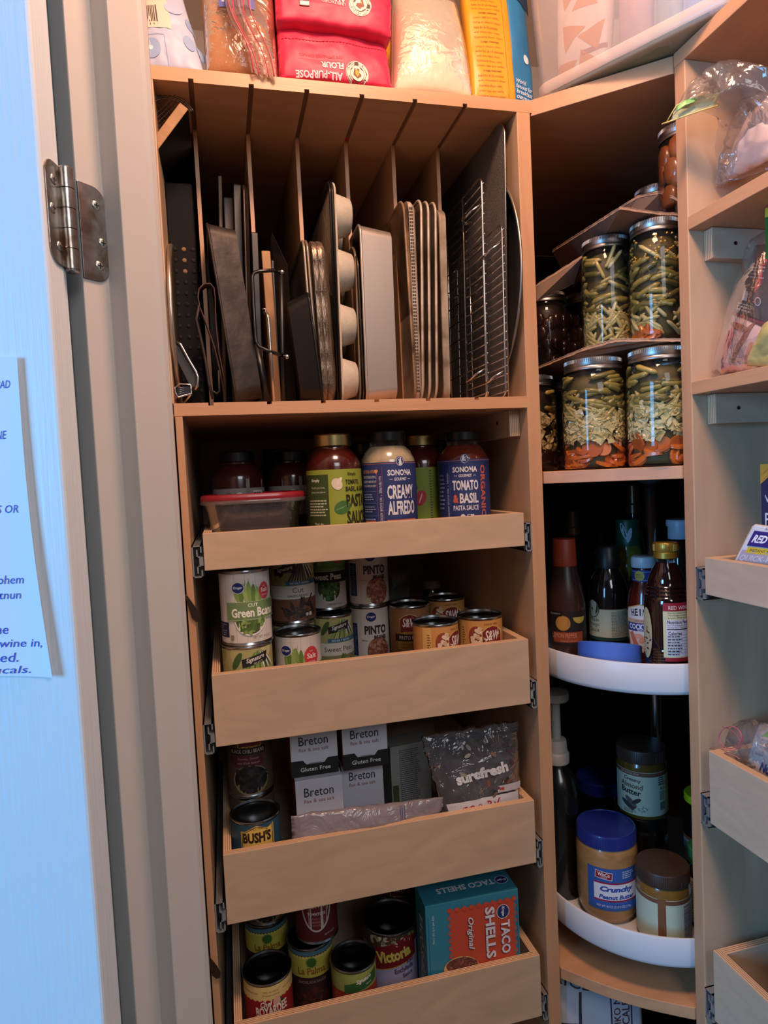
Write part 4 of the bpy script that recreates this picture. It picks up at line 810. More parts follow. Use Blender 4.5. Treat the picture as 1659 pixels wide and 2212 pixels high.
# slot five: sheet pans
SP=[(868,428,900,862,PANB,.006,'sheet pan with a browned rim, first of the nested stack'),(907,425,915,862,PANS,.004,'silver sheet pan right of the dotted tray in the nested stack'),(922,428,930,862,PANS,.004,'silver sheet pan in the middle of the nested stack'),(938,430,945,862,PANS,.004,'silver sheet pan fourth from the left wall of the nested slot')]
for xt,yt,xb,yb,m,t_,lb in SP: pan('sheet_pan',xt+4,yt-6,xb,yb,1.0,t_,.42,m,lb,r=.024,rimm=m)
M,h=upright(891,424,909,862,1.004); o=thing('perforated_tray',(0,0,0),'perforated metal tray with a dotted rim inside the sheet pan stack','baking pan',M=M)
b=B().mat(PANS).smooth(); b.T=lying(); b.loft([(.21,h/2,.41,h-.008,.02,.004),(.21,h/2,.418,h-.002,.024,.0),(.21,h/2,.418,h,.024,-.0005),(.21,h/2,.418,h,.024,-.0065),(.21,h/2,.41,h-.008,.02,-.0065)],True,True,8); b.build('tray',o,angle=35)
b=B().mat(mat('perforation_dark','3A2E26',.8))
for k in range(54):
    z=.018+k*(h-.036)/53
    for x in (-.0048,-.0018): b.box(x-.0011,x+.0011,.0002,.003,z-.0015,z+.0015)
b.build('perforations',o)
M,h=upright(954,444,966,862,1.0); o=thing('sheet_pan',(0,0,0),'tan worn baking pan with a broad flat side, last of the nested stack','baking pan',M=M)
b=B().mat(mat('worn_pan','B0A08C',.5,metal=.3,var=.4,vscale=25,color2='6E5E4C')).smooth(); b.T=lying(); b.loft([(.15,h/2,.30,h-.006,.018,.006),(.15,h/2,.30,h,.022,.0045),(.15,h/2,.302,h,.024,-.005),(.15,h/2,.296,h-.008,.022,-.0055),(.15,h/2,.29,h-.014,.016,.004)],True,True,8); b.build('pan',o,angle=35)
# slot four
pan('cake_pan',779,475,795,862,1.0,.050,.235,mat('cake_pan_alu','C4B8AC',.36,metal=.75,var=.15,vscale=8,stretch=(1,1,.3)),'square aluminium cake pan standing on edge with its side to the front',flare=.008,r=.018)
pan('sheet_pan',768,520,781,862,1.03,.004,.30,mat('thin_pan','A8957E',.4,metal=.6),'thin round-cornered pan left of the square cake pan',r=.03)
pan('sheet_pan',773,535,789,862,1.02,.004,.30,mat('thin_pan2','6E655C',.35,metal=1),'thin pan tucked against the square cake pan',r=.03)
# slot three: muffin pan, dark sheets, embossed pans
MUF=mat('muffin_speckle','C9BFAE',.5,var=.12,vscale=120)
M,h=upright(722,383,741,862,.995); o=thing('muffin_pan',(0,0,0),'speckled cream muffin pan on edge with its cups pointing right','muffin pan',M=M)
b=B().mat(MUF).smooth(); b.T=lying(); d=.26; b.loft([(d/2,h/2,d,h,.024,-.0012),(d/2,h/2,d+.002,h+.002,.025,0),(d/2,h/2,d,h,.024,.0016)],True,True,8); b.build('plate',o,angle=35)
for j in range(3):
    for k in range(4):
        y=.042+j*.085; z=h*(k+.5)/4; R=.036; b=B().mat(MUF).smooth()
        b.lathe([(.0001,.0305),(.024,.030),(.027,.028),(R-.001,.001),(R+.002,.0008),(R+.002,-.002),(R-.001,-.002),(.0262,.026),(.024,.0275),(.0001,.028)],32,(0,y,z),'x',cap=False); b.build('cup',o,angle=40)
for dx,lb in ((-.0065,'dark cookie sheet pressed against the muffin pan, outer'),(-.0030,'dark cookie sheet pressed against the muffin pan, inner')):
    Mx=M@Matrix.Translation((dx-.001,0,0)); o=thing('cookie_sheet',(0,0,0),lb,'baking pan',M=Mx); b=B().mat(mat('dark_sheet','1E1C1B',.3,metal=.5)).smooth(); b.T=lying()
    pts=[(0,.024*(1-cos(a)),h-.024*(1-sin(a))) for a in [PI/2*k/8 for k in range(8,-1,-1)]]; b.T=Matrix(); b.tube([(0,.25,h)]+pts+[(0,0,.002),(0,.25,.002)],.0019,8,True); b.build('rolled_rim',o)
EMB=mat('embossed_tin','A8937C',.32,metal=.7,bump=1,bscale=180,var=.5,vscale=60,color2='4E3E30',stretch=(1,1,.25))
for xt,xb,lb in ((679,706,'embossed tin baking pan with a fan pattern rim, left of the pair'),(691,718,'embossed tin baking pan with a fan pattern rim, right of the pair')):
    M,h=upright(xt,508,xb,864,.985); o=thing('embossed_pan',(0,0,0),lb,'baking pan',M=M); b=B().mat(EMB).smooth(); b.T=lying()
    b.loft([(.11,h/2,.20,h-.03,.02,.010),(.11,h/2,.218,h-.004,.028,.0045),(.11,h/2,.22,h,.03,.0),(.11,h/2,.22,h,.03,-.0045),(.11,h/2,.214,h-.006,.028,-.005)],True,True,8); b.build('pan',o,angle=50)
    b=B().mat(mat('emboss_dark','3E2E22',.5,metal=.6))
    for c_ in range(5):
        for k in range(-5,6):
            a=k*.26; zc=h*(c_+.6)/5.4; b.add([(-.0040,-.0006,zc),(-.0040+.0003,-.0006,zc+.0006),(-.0040+.008*cos(a),-.0006,zc+.020*sin(a)),(-.0040+.008*cos(a),-.0006,zc+.020*sin(a)+.0012)],[(0,1,3,2)])
    b.build('fan_pattern',o)
pan('sheet_pan',656,508,684,864,1.0,.004,.25,mat('thin_pan3','B5A694',.35,metal=.6),'thin bright-rimmed pan left of the embossed pans',r=.022)
pan('sheet_pan',663,508,692,864,.995,.004,.25,mat('thin_pan4','9E8E7E',.35,metal=.6),'thin bright-rimmed pan touching the embossed pans',r=.022)
o,h=pan('loaf_pan',664,622,698,866,.985,.030,.16,mat('loaf_black','18181A',.35,metal=.3),'black loaf pan with rounded corners at the front of its slot',flare=.012,r=.020,dr=-1)
# slot two: roasting rack, boards, dark tray
TANB=mat('board_edge','B08458',.6,var=.25,vscale=14,stretch=(4,4,1)); 
def slab(name,xt,yt,xb,yb,Y,t,d,m,lab,cat,em=None,r=.004):
    M,h=upright(xt,yt,xb,yb,Y); o=thing(name,(0,0,0),lab,cat,M=M); b=B().mat(m).smooth(); b.T=lying(); b.loft([(d/2,h/2,d-.002,h-.002,r,-t/2),(d/2,h/2,d,h,r,-t/2+.001),(d/2,h/2,d,h,r,t/2-.001),(d/2,h/2,d-.002,h-.002,r,t/2)],True,True,6); b.build('board' if 'board' in name or 'stone' in name else 'sheet',o,angle=35); return o,h
slab('cutting_board',574,540,598,866,1.05,.0135,.26,TANB,'tan wooden board standing in the slot behind the bent handle','board')
slab('baking_tray',550,500,563,866,1.04,.010,.28,mat('black_tray','161514',.45),'black tray left of the tan wooden board','baking pan')
slab('baking_tray',592,560,609,866,1.06,.009,.26,mat('black_tray','161514',.45),'black tray right of the tan wooden board','baking pan')
a=aY(587,500,1.06);b1=aY(622,572,1.03);b2=aY(640,866,1.03);b3=aY(607,866,1.06)
o=thing('baking_tray',(b3.x,1.05,ZR),'dark tray with a slanting upper corner in the third slot','baking pan'); b=B().mat(DK); pts=[a,b1,V((b2.x,b2.y,ZR)),V((b3.x,b3.y,ZR))]; dv=V((.004,.16,0)); vv=[p-o.location for p in pts]+[p-o.location+dv for p in pts]
b.add(vv,[(0,1,2,3),(7,6,5,4),(0,4,5,1),(1,5,6,2),(2,6,7,3),(3,7,4,0)]); b.build('tray',o,bev=.0015)
o=thing('roasting_rack',(aY(556,700,.985).x,.985,ZR),'dark steel rack with a bent square handle in front of the tan board','cooking rack'); b=B().mat(mat('handle_steel','4E4A46',.25,metal=1)).smooth()
P_=lambda x,y,Y=.985:aY(x,y,Y)-o.location
b.tube([P_(607,587,1.0),P_(590,584),P_(560,586),P_(549,589),P_(545,597),P_(547,640),P_(550,700),P_(553,738),P_(559,748),P_(575,756),P_(600,765),P_(618,770,1.0)],.0027,8); b.build('handle',o)
for x,y in ((609,588),(620,771)): b=B().mat(STEEL).smooth(); b.ball(P_(x,y,.998),.0042); b.build('knob',o)
b=B().mat(STEEL).smooth(); b.tube([P_(571,676,1.0),P_(577,677),P_(580,690),P_(585,760),P_(592,866)],.0019,8); b.tube([P_(566,668,1.0),P_(573,667,1.0),P_(574,680,1.0)],.0012,6); b.build('bright_rod',o)
b=B().mat(BLK).smooth(); b.tube([P_(553,745,1.01),P_(578,866,1.01)],.006,8); b.tube([P_(607,588,1.0),P_(610,760,1.01),P_(612,866,1.01)],.004,8); b.build('rack_bar',o)
# slot one
SKD=mat('skillet_iron','4A413B',.5,metal=.5,var=.45,vscale=30,bump=.3,bscale=90,color2='2A2522')
pan('roasting_pan',447,470,512,866,.985,.038,.25,SKD,'dark worn roasting pan with a thick rounded wall, leaning in the second slot',flare=.010,r=.020)
slab('rack_stone',493,425,512,866,1.10,.014,.25,mat('grey_slate','5E5A58',.6),'grey slab behind the dark roasting pan','board')
slab('rack_board',475,378,486,866,1.12,.0055,.25,mat('thin_slat','8E7A66',.6),'thin pale slat at the back of the second slot','board')
pan('sheet_pan',527,388,540,866,1.04,.006,.34,mat('dark_rim_pan','4E423A',.4,metal=.8),'dark rimmed pan against the second divider',r=.02)
slab('baking_tray',512,395,527,866,1.07,.012,.3,mat('black_tray','161514',.45),'black tray between the grey slab and the dark rimmed pan','baking pan')
o=thing('leather_strap',(aY(455,740,.975).x,.975,ZR),'brown leather loop hanging in front of the dark roasting pan','strap'); b=B().mat(mat('leather_brown','4A2E28',.55,var=.3,vscale=40)).smooth()
pp=[(482,845),(474,800),(462,750),(445,700),(431,665),(426,640),(429,622),(441,611),(455,611),(464,622),(466,645),(468,700),(474,760),(482,800),(487,835)]
c3=[aY(x,y,.97)-o.location for x,y in pp]
for w0,w1 in ((0,.022),): 
    n=len(c3); vs=[p+V((0,w0,0)) for p in c3]+[p+V((0,w1,0)) for p in c3]; b.add(vs,[(k,k+1,n+k+1,n+k) for k in range(n-1)])
s=b.build('loop',o); s.modifiers.new('thick','SOLIDIFY').thickness=.0016
b=B().mat(mat('leather_dark','241A18',.55)).smooth(); c4=[aY(x,y,.965)-o.location for x,y in ((430,660),(424,690),(436,740),(446,790),(452,830),(460,862))]; b.tube(c4,.0022,6); b.tube([aY(x,y,.97)-o.location for x,y in ((450,810),(455,842),(468,850),(474,845),(472,800))],.0016,6); b.build('cord',o)
# slot zero
o=thing('mesh_screen',(-.034,1.0,ZR),'round wire mesh screen at the top left of the tray rack','mesh screen'); b=B().mat(mat('mesh_wire','9A8878',.35,metal=1)).smooth()
R=.0375; ctr=aY(366,262,.985)-o.location
ring=lambda r,k=40:[ctr+V((r*cos(a),.1*r*sin(a),r*sin(a))) for a in [rad(28+200*j/k) for j in range(k+1)]]
b.tube(ring(R),.0011,6); b.tube(ring(R-.0025),.0009,6); b.tube(ring(R-.005),.0006,6); b.build('rim',o)
b=B().mat(mat('mesh_dark','3A322C',.5,metal=.7))
for k in range(-10,11):
    for s in (1,-1):
        q=k*.0046; hh=math.sqrt(max(R*R-q*q,0)); 
        if s>0: e0=V((q*.7071-hh*.7071,0,q*.7071+hh*.7071)); e1_=V((q*.7071,0,q*.7071)); k2=q
        else:
            if q<0: continue
            e0=V((-q*.7071-hh*.7071,0,q*.7071-hh*.7071)); e1_=V((-q*.7071+hh*.7071,0,q*.7071+hh*.7071))
        b.tube([ctr+e0,ctr+e1_],.00025,4)
b.build('mesh',o)
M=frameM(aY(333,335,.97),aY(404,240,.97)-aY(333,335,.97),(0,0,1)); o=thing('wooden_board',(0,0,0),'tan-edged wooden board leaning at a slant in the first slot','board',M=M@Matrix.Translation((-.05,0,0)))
b=B().mat(TANB).box(0,.132,0,.36,0,.014,mm=(TANB,TANB,TANB,TANB,BLK,TANB)); b.build('board',o,bev=.0015)  # underside coloured black for the shade beneath the slanting board
o=thing('perforated_pan',(-.040,1.06,ZR),'black perforated pan filling the back of the first slot','baking pan')
b=B().mat(mat('perforated_black','0B0B0C',.7,spec=.2)); b.box(-.021,.021,0,.30,0,.345); b.build('pan',o,bev=.004)
b=B().mat(mat('hole_tan','8A6A4C',.8)).smooth(); b2=B().mat(mat('hole_dark','050506',.8)).smooth()
for j in range(3):
    for k in range(15):
        (b if (k>11 and j==1) else b2).lathe([(.0001,-.0006),(.0032,-.0006),(.0034,.0002)],14,(-.010+j*.013,0,.014+k*.0165),'y',cap=False)
b.build('holes',o); b2.build('holes',o)
o=thing('pizza_screen',(aY(368,650,.935).x,.935,ZR),'round pale-rimmed screen tray partly hidden by the white door frame','baking pan'); R=.155
b=B().mat(mat('rim_pale','C9BDB0',.3,metal=.9)).smooth(); b.tube([(.0,R+R*cos(a),.125+R*sin(a)*.80) for a in [2*PI*k/64 for k in range(64)]],.0034,8,True); b.build('rim',o)
b=B().mat(mat('screen_mesh','6E6650',.5,metal=.6)).smooth()
for k in range(1,40):
    z=.125-.8*R+1.6*R*k/40; hh=R*math.sqrt(max(1-((z-.125)/(.8*R))**2,0)); b.tube([(.002,R-hh,z),(.002,R+hh,z)],.0009,4)
b.build('mesh',o)
o=thing('grater',(aY(400,800,.975).x,.975,ZR),'dark flat tool with a steel edge at the foot of the first slot','grater')
f_=lambda x,y,Y=.972:aY(x,y,Y)-o.location
b=B().mat(mat('tool_dark','2E2A27',.45)); vs=[f_(373,742),f_(384,737),f_(425,805),f_(424,835),f_(412,838),f_(378,772)]; n=6; b.add(vs+[p+V((.002,.03,0)) for p in vs],[tuple(range(n)),tuple(range(2*n-1,n-1,-1))]+[(k,(k+1)%n,n+(k+1)%n,n+k) for k in range(n)]); b.build('blade',o,bev=.001)
b=B().mat(STEEL).smooth(); b.tube([f_(382,738,.970),f_(390,744,.968),f_(410,780,.968),f_(424,803,.968),f_(428,815,.968),f_(427,833,.968),f_(420,841,.970)],.0021,8); b.build('steel_edge',o)
o=thing('clip_box',(aY(395,845,.97).x,.97,ZR),'small steel frame with a red side lying at the foot of the first slot','kitchen tool')
f_=lambda x,y,Y=.965:aY(x,y,Y)-o.location
b=B().mat(STEEL).smooth(); b.tube([f_(378,838),f_(388,829),f_(412,831),f_(414,850),f_(385,858),f_(380,850)],.0013,6,True); b.tube([f_(412,852),f_(396,872,.985)],.0016,6); b.build('frame',o)
b=B().mat(C('5A2226')); b.add([f_(371,842),f_(379,838),f_(384,859),f_(371,868),f_(371,842,1.0),f_(379,838,1.0),f_(384,859,1.0),f_(371,868,1.0)],[(0,1,2,3),(4,5,6,7),(0,1,5,4),(1,2,6,5),(2,3,7,6),(3,0,4,7)]); b.build('side',o)
b=B().mat(BLK).add([f_(382,838,.97),f_(410,833,.97),f_(412,849,.97),f_(385,856,.97)],[(0,1,2,3)]); b.mat(STEEL); 
for k in range(4): b.tube([f_(388,838+k*4,.968),f_(398,836+k*4,.968)],.0005,4)
b.build('face',o)
# ================================================================ canning jars in the corner
CARR=[mat('carrot','DB7226',.35,coat=.4),mat('carrot_dark','C25E1C',.35,coat=.4)]
CAB=[mat('cabbage','DCC484',.4,coat=.3,var=.25,vscale=60,color2='BCA260'),mat('cabbage_pale','E4D098',.4,coat=.3)]
BEAN=[mat('pickled_bean','8E7E38',.35,coat=.4),mat('pickled_bean_dark','6A5E28',.35,coat=.4),mat('pickled_bean_pale','A48E44',.35,coat=.4)]
ONI=[mat('pickled_onion','B8A460',.3,coat=.4),mat('pickled_onion_pale','C8B678',.3,coat=.4)]
BRINE=mat('brine','4E421C',.6); MUST=mat('mustard_seed','D9A83A',.5)
def rnd_rot(R): return Matrix.Rotation(R.uniform(0,6.28),3,'Z')@Matrix.Rotation(R.uniform(0,3.1),3,'X')@Matrix.Rotation(R.uniform(0,6.28),3,'Y')
def fill(R0,z0,z1,kind,n,seed,b):
    R=random.Random(seed); r=R0-.0035
    for k in range(n):
        a=R.uniform(0,2*PI); z=R.uniform(z0,z1); c=V((r*cos(a),r*sin(a),z)); T=Matrix.Rotation(a,3,'Z')
        if kind=='carrot':
            b.mat(CARR[k%2]).smooth(False); q=R.uniform(.011,.0160); rr_=(T@Matrix.Rotation(R.choice([PI/2,PI/2,.2,.4,1.2])+R.uniform(-.3,.3),3,'Y')@Matrix.Rotation(R.uniform(-.4,.4),3,'X')).to_4x4()
            b.T=Matrix.Translation(c-c.normalized()*.006)@rr_; b.lathe([(q,-.0022),(q+.0004,0),(q,.0022)],14); b.T=Matrix()
        elif kind=='cab':
            b.mat(CAB[k%2]).smooth(False); s=R.uniform(.006,.011); Q=T@Matrix.Rotation(R.uniform(-.7,.7),3,'Y')@Matrix.Rotation(R.uniform(0,3),3,'X'); vs=[]
            for j in range(4):
                for i in range(4): vs.append(c+Q@V((R.uniform(-.0035,.0025),(i-1.5)*s*.6+R.uniform(-.001,.001),(j-1.5)*s*.45)))
            b.add(vs,[(j*4+i,j*4+i+1,j*4+i+5,j*4+i+4) for j in range(3) for i in range(3)])
        elif kind in('bean','onion'):
            ms=BEAN if kind=='bean' else ONI; b.mat(ms[k%len(ms)]).smooth(); ln=R.uniform(.45,.9) if kind=='bean' else R.uniform(.3,.8); tilt=R.uniform(-.008,.008) if kind=='bean' else R.uniform(-.020,.020); q=r-R.uniform(0,.003); m_=7
            b.tube([(q*cos(a+ln*(i/m_-.5)*1.3),q*sin(a+ln*(i/m_-.5)*1.3),z+tilt*(i/m_-.5)*2) for i in range(m_+1)],[.001 if i in(0,m_) else (.0042 if kind=='bean' else .0030) for i in range(m_+1)],7)
        elif kind=='seed': b.mat(MUST).smooth(); b.ball(c,.0016,n=6,m=4)
        elif kind=='toms': b.mat(mat('pickled_red','32100C',.3,coat=.5)).smooth(); b.ball(c*.9,.011,.011,.013,n=10,m=6,R=T)
        elif kind=='pear': b.mat(mat('amber_fruit','8A4416',.3,coat=.5)).smooth(); b.ball(c*.85+V((0,0,c.z*.15)),.012,.015,.020,n=10,m=6,R=T)
def mason(px,py,Y,z,R,h,layers,label,seed=1,neck=None,rz=0,word=True):
    x=aY(px,py,Y).x; t=thing('canning_jar',(x,Y,z),label,'jar',face_cam(x,Y)+rz)
    nr=neck or R-.008; hb=h-.016
    b=B().mat(GLASS).smooth(); b.lathe([(.0001,.002),(R-.010,.0015),(R-.004,.0005),(R-.0008,.006),(R,.010),(R,hb*.80),(R-.001,hb*.85),(nr+.002,hb*.93),(nr,hb*.96),(nr,hb)],64,cap=False)
    if word: b.tube([(-.020+.006*k,-math.sqrt(R*R-(-.020+.006*k)**2)-.0003,h*.52+.010*sin(k*1.7)+.004*k) for k in range(8)],.0009,5)
    b.build('glass_jar',t)
    b=B().mat(BRINE if layers[0][0] not in('toms','pear') else mat('dark_brine','1E0F0A',.5)).smooth(); b.lathe([(.0001,.004),(R-.011,.004),(R-.009,.010),(R-.009,hb*.82),(nr-.006,hb*.93),(.0001,hb*.93)],40,cap=False)
    for kd,a,c,n in layers: fill(R-.001,a*hb,c*hb,kd,n,seed+len(kd),b)
    q=R-.002
    for v in b.v:
        k=math.hypot(v.x,v.y)
        if k>q: v.x*=q/k; v.y*=q/k
        v.z=min(max(v.z,.002),hb)
    o=b.build('contents',t); o['kind']='stuff'
    b=B().mat(LIDM).smooth(); r=nr+.0015; z0=hb-.003
    b.lathe([(r,z0),(r+.0012,z0+.001),(r+.0012,z0+.004),(r+.0004,z0+.0055),(r+.0012,z0+.0075),(r+.0008,h-.0016),(r-.001,h),(r-.006,h-.0002),(r-.0065,h-.0014),(.0001,h-.0012)],72,cap=False)
    b.build('band_lid',t,angle=30); b=B().mat(LIDM)
    for k in range(100): b.T=Matrix.Rotation(2*PI*k/100,4,'Z'); b.prism([(r+.0008,-.0006),(r+.0017,0),(r+.0008,.0006)],h-.0075,h-.002)
    b.build('band_ridges',t); return t
ZJ=1.4945
big=[('carrot',.05,.27,60),('cab',.28,.56,240),('onion',.50,.68,40),('bean',.58,.92,60),('seed',.55,.75,40)]
mason(1283,900,.943,ZJ,.049,.172,big,'wide canning jar layered carrots, cabbage and beans, left of the two on the lower shelf',3)
mason(1425,890,.870,ZJ,.0480,.174,big,'wide canning jar layered carrots and cabbage beside the right post, lower shelf',8,rz=.15)
up=[('onion',.05,.36,140),('bean',.38,.72,66),('onion',.6,.9,14),('bean',.74,.95,16)]
mason(1311,640,.957,1.6815,.0395,.177,up,'tall jar of green beans and onions, left of the two on the upper layer',21,neck=.0335)
up2=[('carrot',.04,.12,18),('onion',.10,.32,60),('bean',.32,.74,84),('seed',.70,.95,120),('onion',.74,.94,10)]
mason(1418,600,.883,1.6815,.0400,.177,up2,'tall jar of green beans with mustard seed on top, beside the right post',31,neck=.0335)
mason(1152,910,1.085,ZJ,.042,.168,[('toms',.04,.25,20),('cab',.26,.7,130),('bean',.7,.92,20)],'jar of cabbage over red vegetables half hidden by the left post',41)
mason(1212,900,1.17,ZJ,.042,.168,[('toms',.04,.92,60)],'jar of dark red vegetables behind the wide carrot jar',42)
mason(1475,350,.880,1.882,.036,.118,[('pear',.1,.85,22)],'amber fruit jar at the very top beside the right post',51,neck=.031,word=False)
mason(1418,430,.975,1.882,.036,.070,[('pear',.1,.85,12)],'short jar with a steel lid behind the amber fruit jar',52,neck=.031,word=False)
for px,lb in ((1180,'jar in deep shade at the back left of the upper layer'),(1262,'second jar in deep shade behind the tall bean jar')):
    mason(px,680,1.17,1.6815,.040,.150,[('toms',.04,.92,50)],lb,61,neck=.034)
CBM=mat('cardboard','8E7462',.8,var=.12,vscale=12); CBE=mat('cardboard_edge','B89478',.85,bump=.5,bscale=300)
def board(pts,Z,t,label,dz=(0,)):
    """sheet of cardboard given by pixels of its outline at height Z"""
    o_=[aZ(x,y,Z+(dz[k] if k<len(dz) else 0)) for k,(x,y) in enumerate(pts)] if isinstance(pts[0],tuple) else pts
    c=sum(o_,V())/len(o_); o=thing('cardboard_sheet',c,label,'cardboard'); n=len(o_); b=B().mat(CBM); vs=[p-c for p in o_]+[p-c+V((0,0,t)) for p in o_]
    b.add(vs,[tuple(range(n)),tuple(range(2*n-1,n-1,-1))]); b.mat(CBE).add(vs,[(k,(k+1)%n,n+(k+1)%n,n+k) for k in range(n)]); b.build('sheet',o); 
    b=B().mat(CBE).smooth()
    for s in (0,t):
        ed=[]; 
        for k in range(n-1):
            A,D=o_[k]-c,o_[k+1]-c; m=max(int((D-A).length/.006),1); ed+=[A.lerp(D,i/m)+V((noise.noise(A.lerp(D,i/m)*90)*.0008,0,s+noise.noise(A.lerp(D,i/m)*140+V((s*900,0,0)))*.0012)) for i in range(m)]
        if len(ed)>2: b.tube(ed,.0006,4)
    b.build('torn_edge',o); return o
A=aZ(1340,452,1.862); L0=aY(1193,545,1.11)
board([L0,A,V((.645,.860,1.8635)),V((.86,.86,1.8635)),V((.84,1.14,1.864)),V((.70,1.2,1.853))],1.862,.0035,'grey-brown cardboard sheet with a corrugated edge lying on the tall bean jars')
board([aY(1338,452,.99),aY(1378,427,.95),aY(1425,418,.90),V((.668,.845,1.878)),V((.80,.845,1.878)),V((.80,1.03,1.878)),V((.68,1.08,1.876))],1.878,.003,'warped upper cardboard sheet carrying the amber fruit jar')
a1,a2,a3,a4=aY(1157,620,1.06),aY(1258,556,.99),aY(1236,600,1.0),aY(1157,652,1.06)
board([a1,a2,aY(1262,575,1.02),aY(1240,612,1.03),a4],1.8,.003,'printed cardboard flap hanging down at the left of the tall jars')
board([aY(1163,797,1.06),aY(1258,758,.96),aY(1330,738,.905),aY(1395,737,.865),V((.66,.836,1.6740)),V((.82,.835,1.6740)),V((.82,1.15,1.6740)),V((.55,1.15,1.6740))],1.67,.004,'torn cardboard sheet between the wide jars and the tall jars')
# ================================================================ bottles on the upper turntable
ZT1=1.1552
def bottle(px,py,Y,z,prof,m,label,lid,arts=(),extra=0,kn=None,clear=None,cat='bottle',name='sauce_bottle',n=48):
    x=aY(px,py,Y).x; dz=lambda q,k=.02:[(r,h+(k if h>.0095 else 0)) for r,h in q]
    return jar(name,x,Y,z,dz(prof),m,label,cat,lid=(lid[0],dz(lid[1]),(kn[0],kn[1]+.02,kn[2]+.02,kn[3]) if kn else None),arts=[(a,f,R,z0+.02) for a,f,R,z0 in arts],extra=extra,clear=dz(clear) if clear else None,n=n)
def bp(R,h,rn,sh,hn):  # radius, height, neck radius, shoulder start, neck start
    return [(R-.006,0),(R-.001,.002),(R,.007),(R,h*sh),(R-.003,h*(sh+.05)),((R+rn)/2,h*(sh+hn)/2+.004),(rn+.002,h*hn-.004),(rn,h*hn),(rn,h)]
DKG=mat('dark_glass_bottle','1A1210',.12,coat=.8); BBQ=mat('bottle_brown','3A2620',.3,coat=.4)
def a_lem(l):
    l.rect(-.038,.012,.045,.072,C('1E1818')); l.ell(-.006,.052,.013,.0135,C('A5783A')); l.ell(-.006,.052,.0118,.0122,C('B88A44')); l.ell(.024,.062,.0125,.011,C('B5A24A'),a0=PI,a1=2*PI,n=14); l.rect(-.032,.064,-.008,.073,C('141212')); l.t('Signature',-.020,.0685,.020,.0045,C('A8A49C'),shear=.3)
    l.rect(-.024,.018,.030,.036,C('8E4426')); l.t('LEMON PEPPER',-.004,.0300,.044,.0082,C('C89078'),bold=.0); l.t('WING SAUCE',.004,.0205,.030,.0028,C('C89078'))
bottle(1222,1300,1.06,ZT1,[(.028,0),(.033,.002),(.034,.008),(.034,.080),(.033,.095),(.029,.115),(.024,.135),(.021,.150)],BBQ,'brown sauce bottle with a tall rust-orange cap',(mat('cap_rust','9E3A1E',.5),[(.0205,.149),(.0215,.150),(.0200,.196),(.0190,.1975),(.0001,.1975)]),arts=[('label',a_lem,.0342,0),('cap_print',lambda l:(l.t('LEMON PEPPER',-.004,.013,.022,.0034,C('B8664A')),l.t('WING SAUCE',-.004,.007,.014,.0020,C('B8664A'))),.0214,.150)])
def a_cream(l):
    m=mat('label_sage','C2C4A4',.55); l.rect(-.045,.020,.10,.070,m); l.rect(-.045,.014,.10,.020,C('1E3A2E')); l.rect(-.045,.0695,.10,.0705,C('8E7A52')); l.ell(-.030,.070,.0135,.0165,C('22261F')); l.ell(-.030,.070,.0120,.0150,C('B9BCA0')); l.poly([(-.038,.062),(-.022,.062),(-.024,.070),(-.033,.072)],C('22261F'))
    for k,s in enumerate(('Maple','Mango','Sauce')): l.t(s,-.0275,.050-.0085*k,.020,.0078,C('2E3028'))
    l.lines(.004,.022,.036,.067,22,C('5A5C4A'),8,.35)
bottle(1315,1320,1.052,ZT1,[(.028,0),(.033,.002),(.0355,.008),(.0355,.090),(.034,.105),(.027,.125),(.0195,.137),(.0185,.142)],DKG,'dark sauce bottle with a pale sage label and black cap',(C('15191A',.4),[(.0185,.140),(.0215,.141),(.0215,.160),(.0205,.162),(.0200,.176),(.017,.180),(.0001,.180)]),arts=[('label',a_cream,.0357,0)])
def a_hz(l):
    m=C('D6D8D8'); N_=C('25397E'); l.poly([(-.026,.082),(0,.090),(.026,.082),(.028,.060),(.020,.012),(0,.008),(-.020,.012),(-.028,.060)],C('C9B26A')); l.poly([(-.0245,.0805),(0,.088),(.0245,.0805),(.0265,.060),(.0190,.0135),(0,.010),(-.0190,.0135),(-.0265,.060)],m)
    for k,ch in enumerate('HEINZ'): x=(k-2)*.0066; l.t(ch,x,.0765-7*x*x,.0054 if ch!='I' else .0020,.0118,C('1A1A20'),rot=-x*9,bold=.03)
    l.rect(-.0255,.058,.0255,.0645,C('C9B08A')); l.t('ORIGINAL',0,.0613,.022,.0040,C('3A3A5A')); l.rect(-.0255,.0440,.0255,.058,N_); l.t('COCKTAIL',0,.0515,.042,.0095,C('E6E8F0'),bold=.03); l.t('SAUCE',0,.0455,.012,.0026,C('E6E8F0'))
    l.poly([(-.021,.040),(-.014,.043),(-.002,.018),(.004,.016),(-.010,.014)],C('C4745A')); l.ell(.004,.030,.008,.005,C('D69A80'),rot=.5); l.ell(.012,.022,.007,.004,C('C8806A'),rot=-.5); l.ell(-.004,.036,.007,.004,C('D8A48A'))
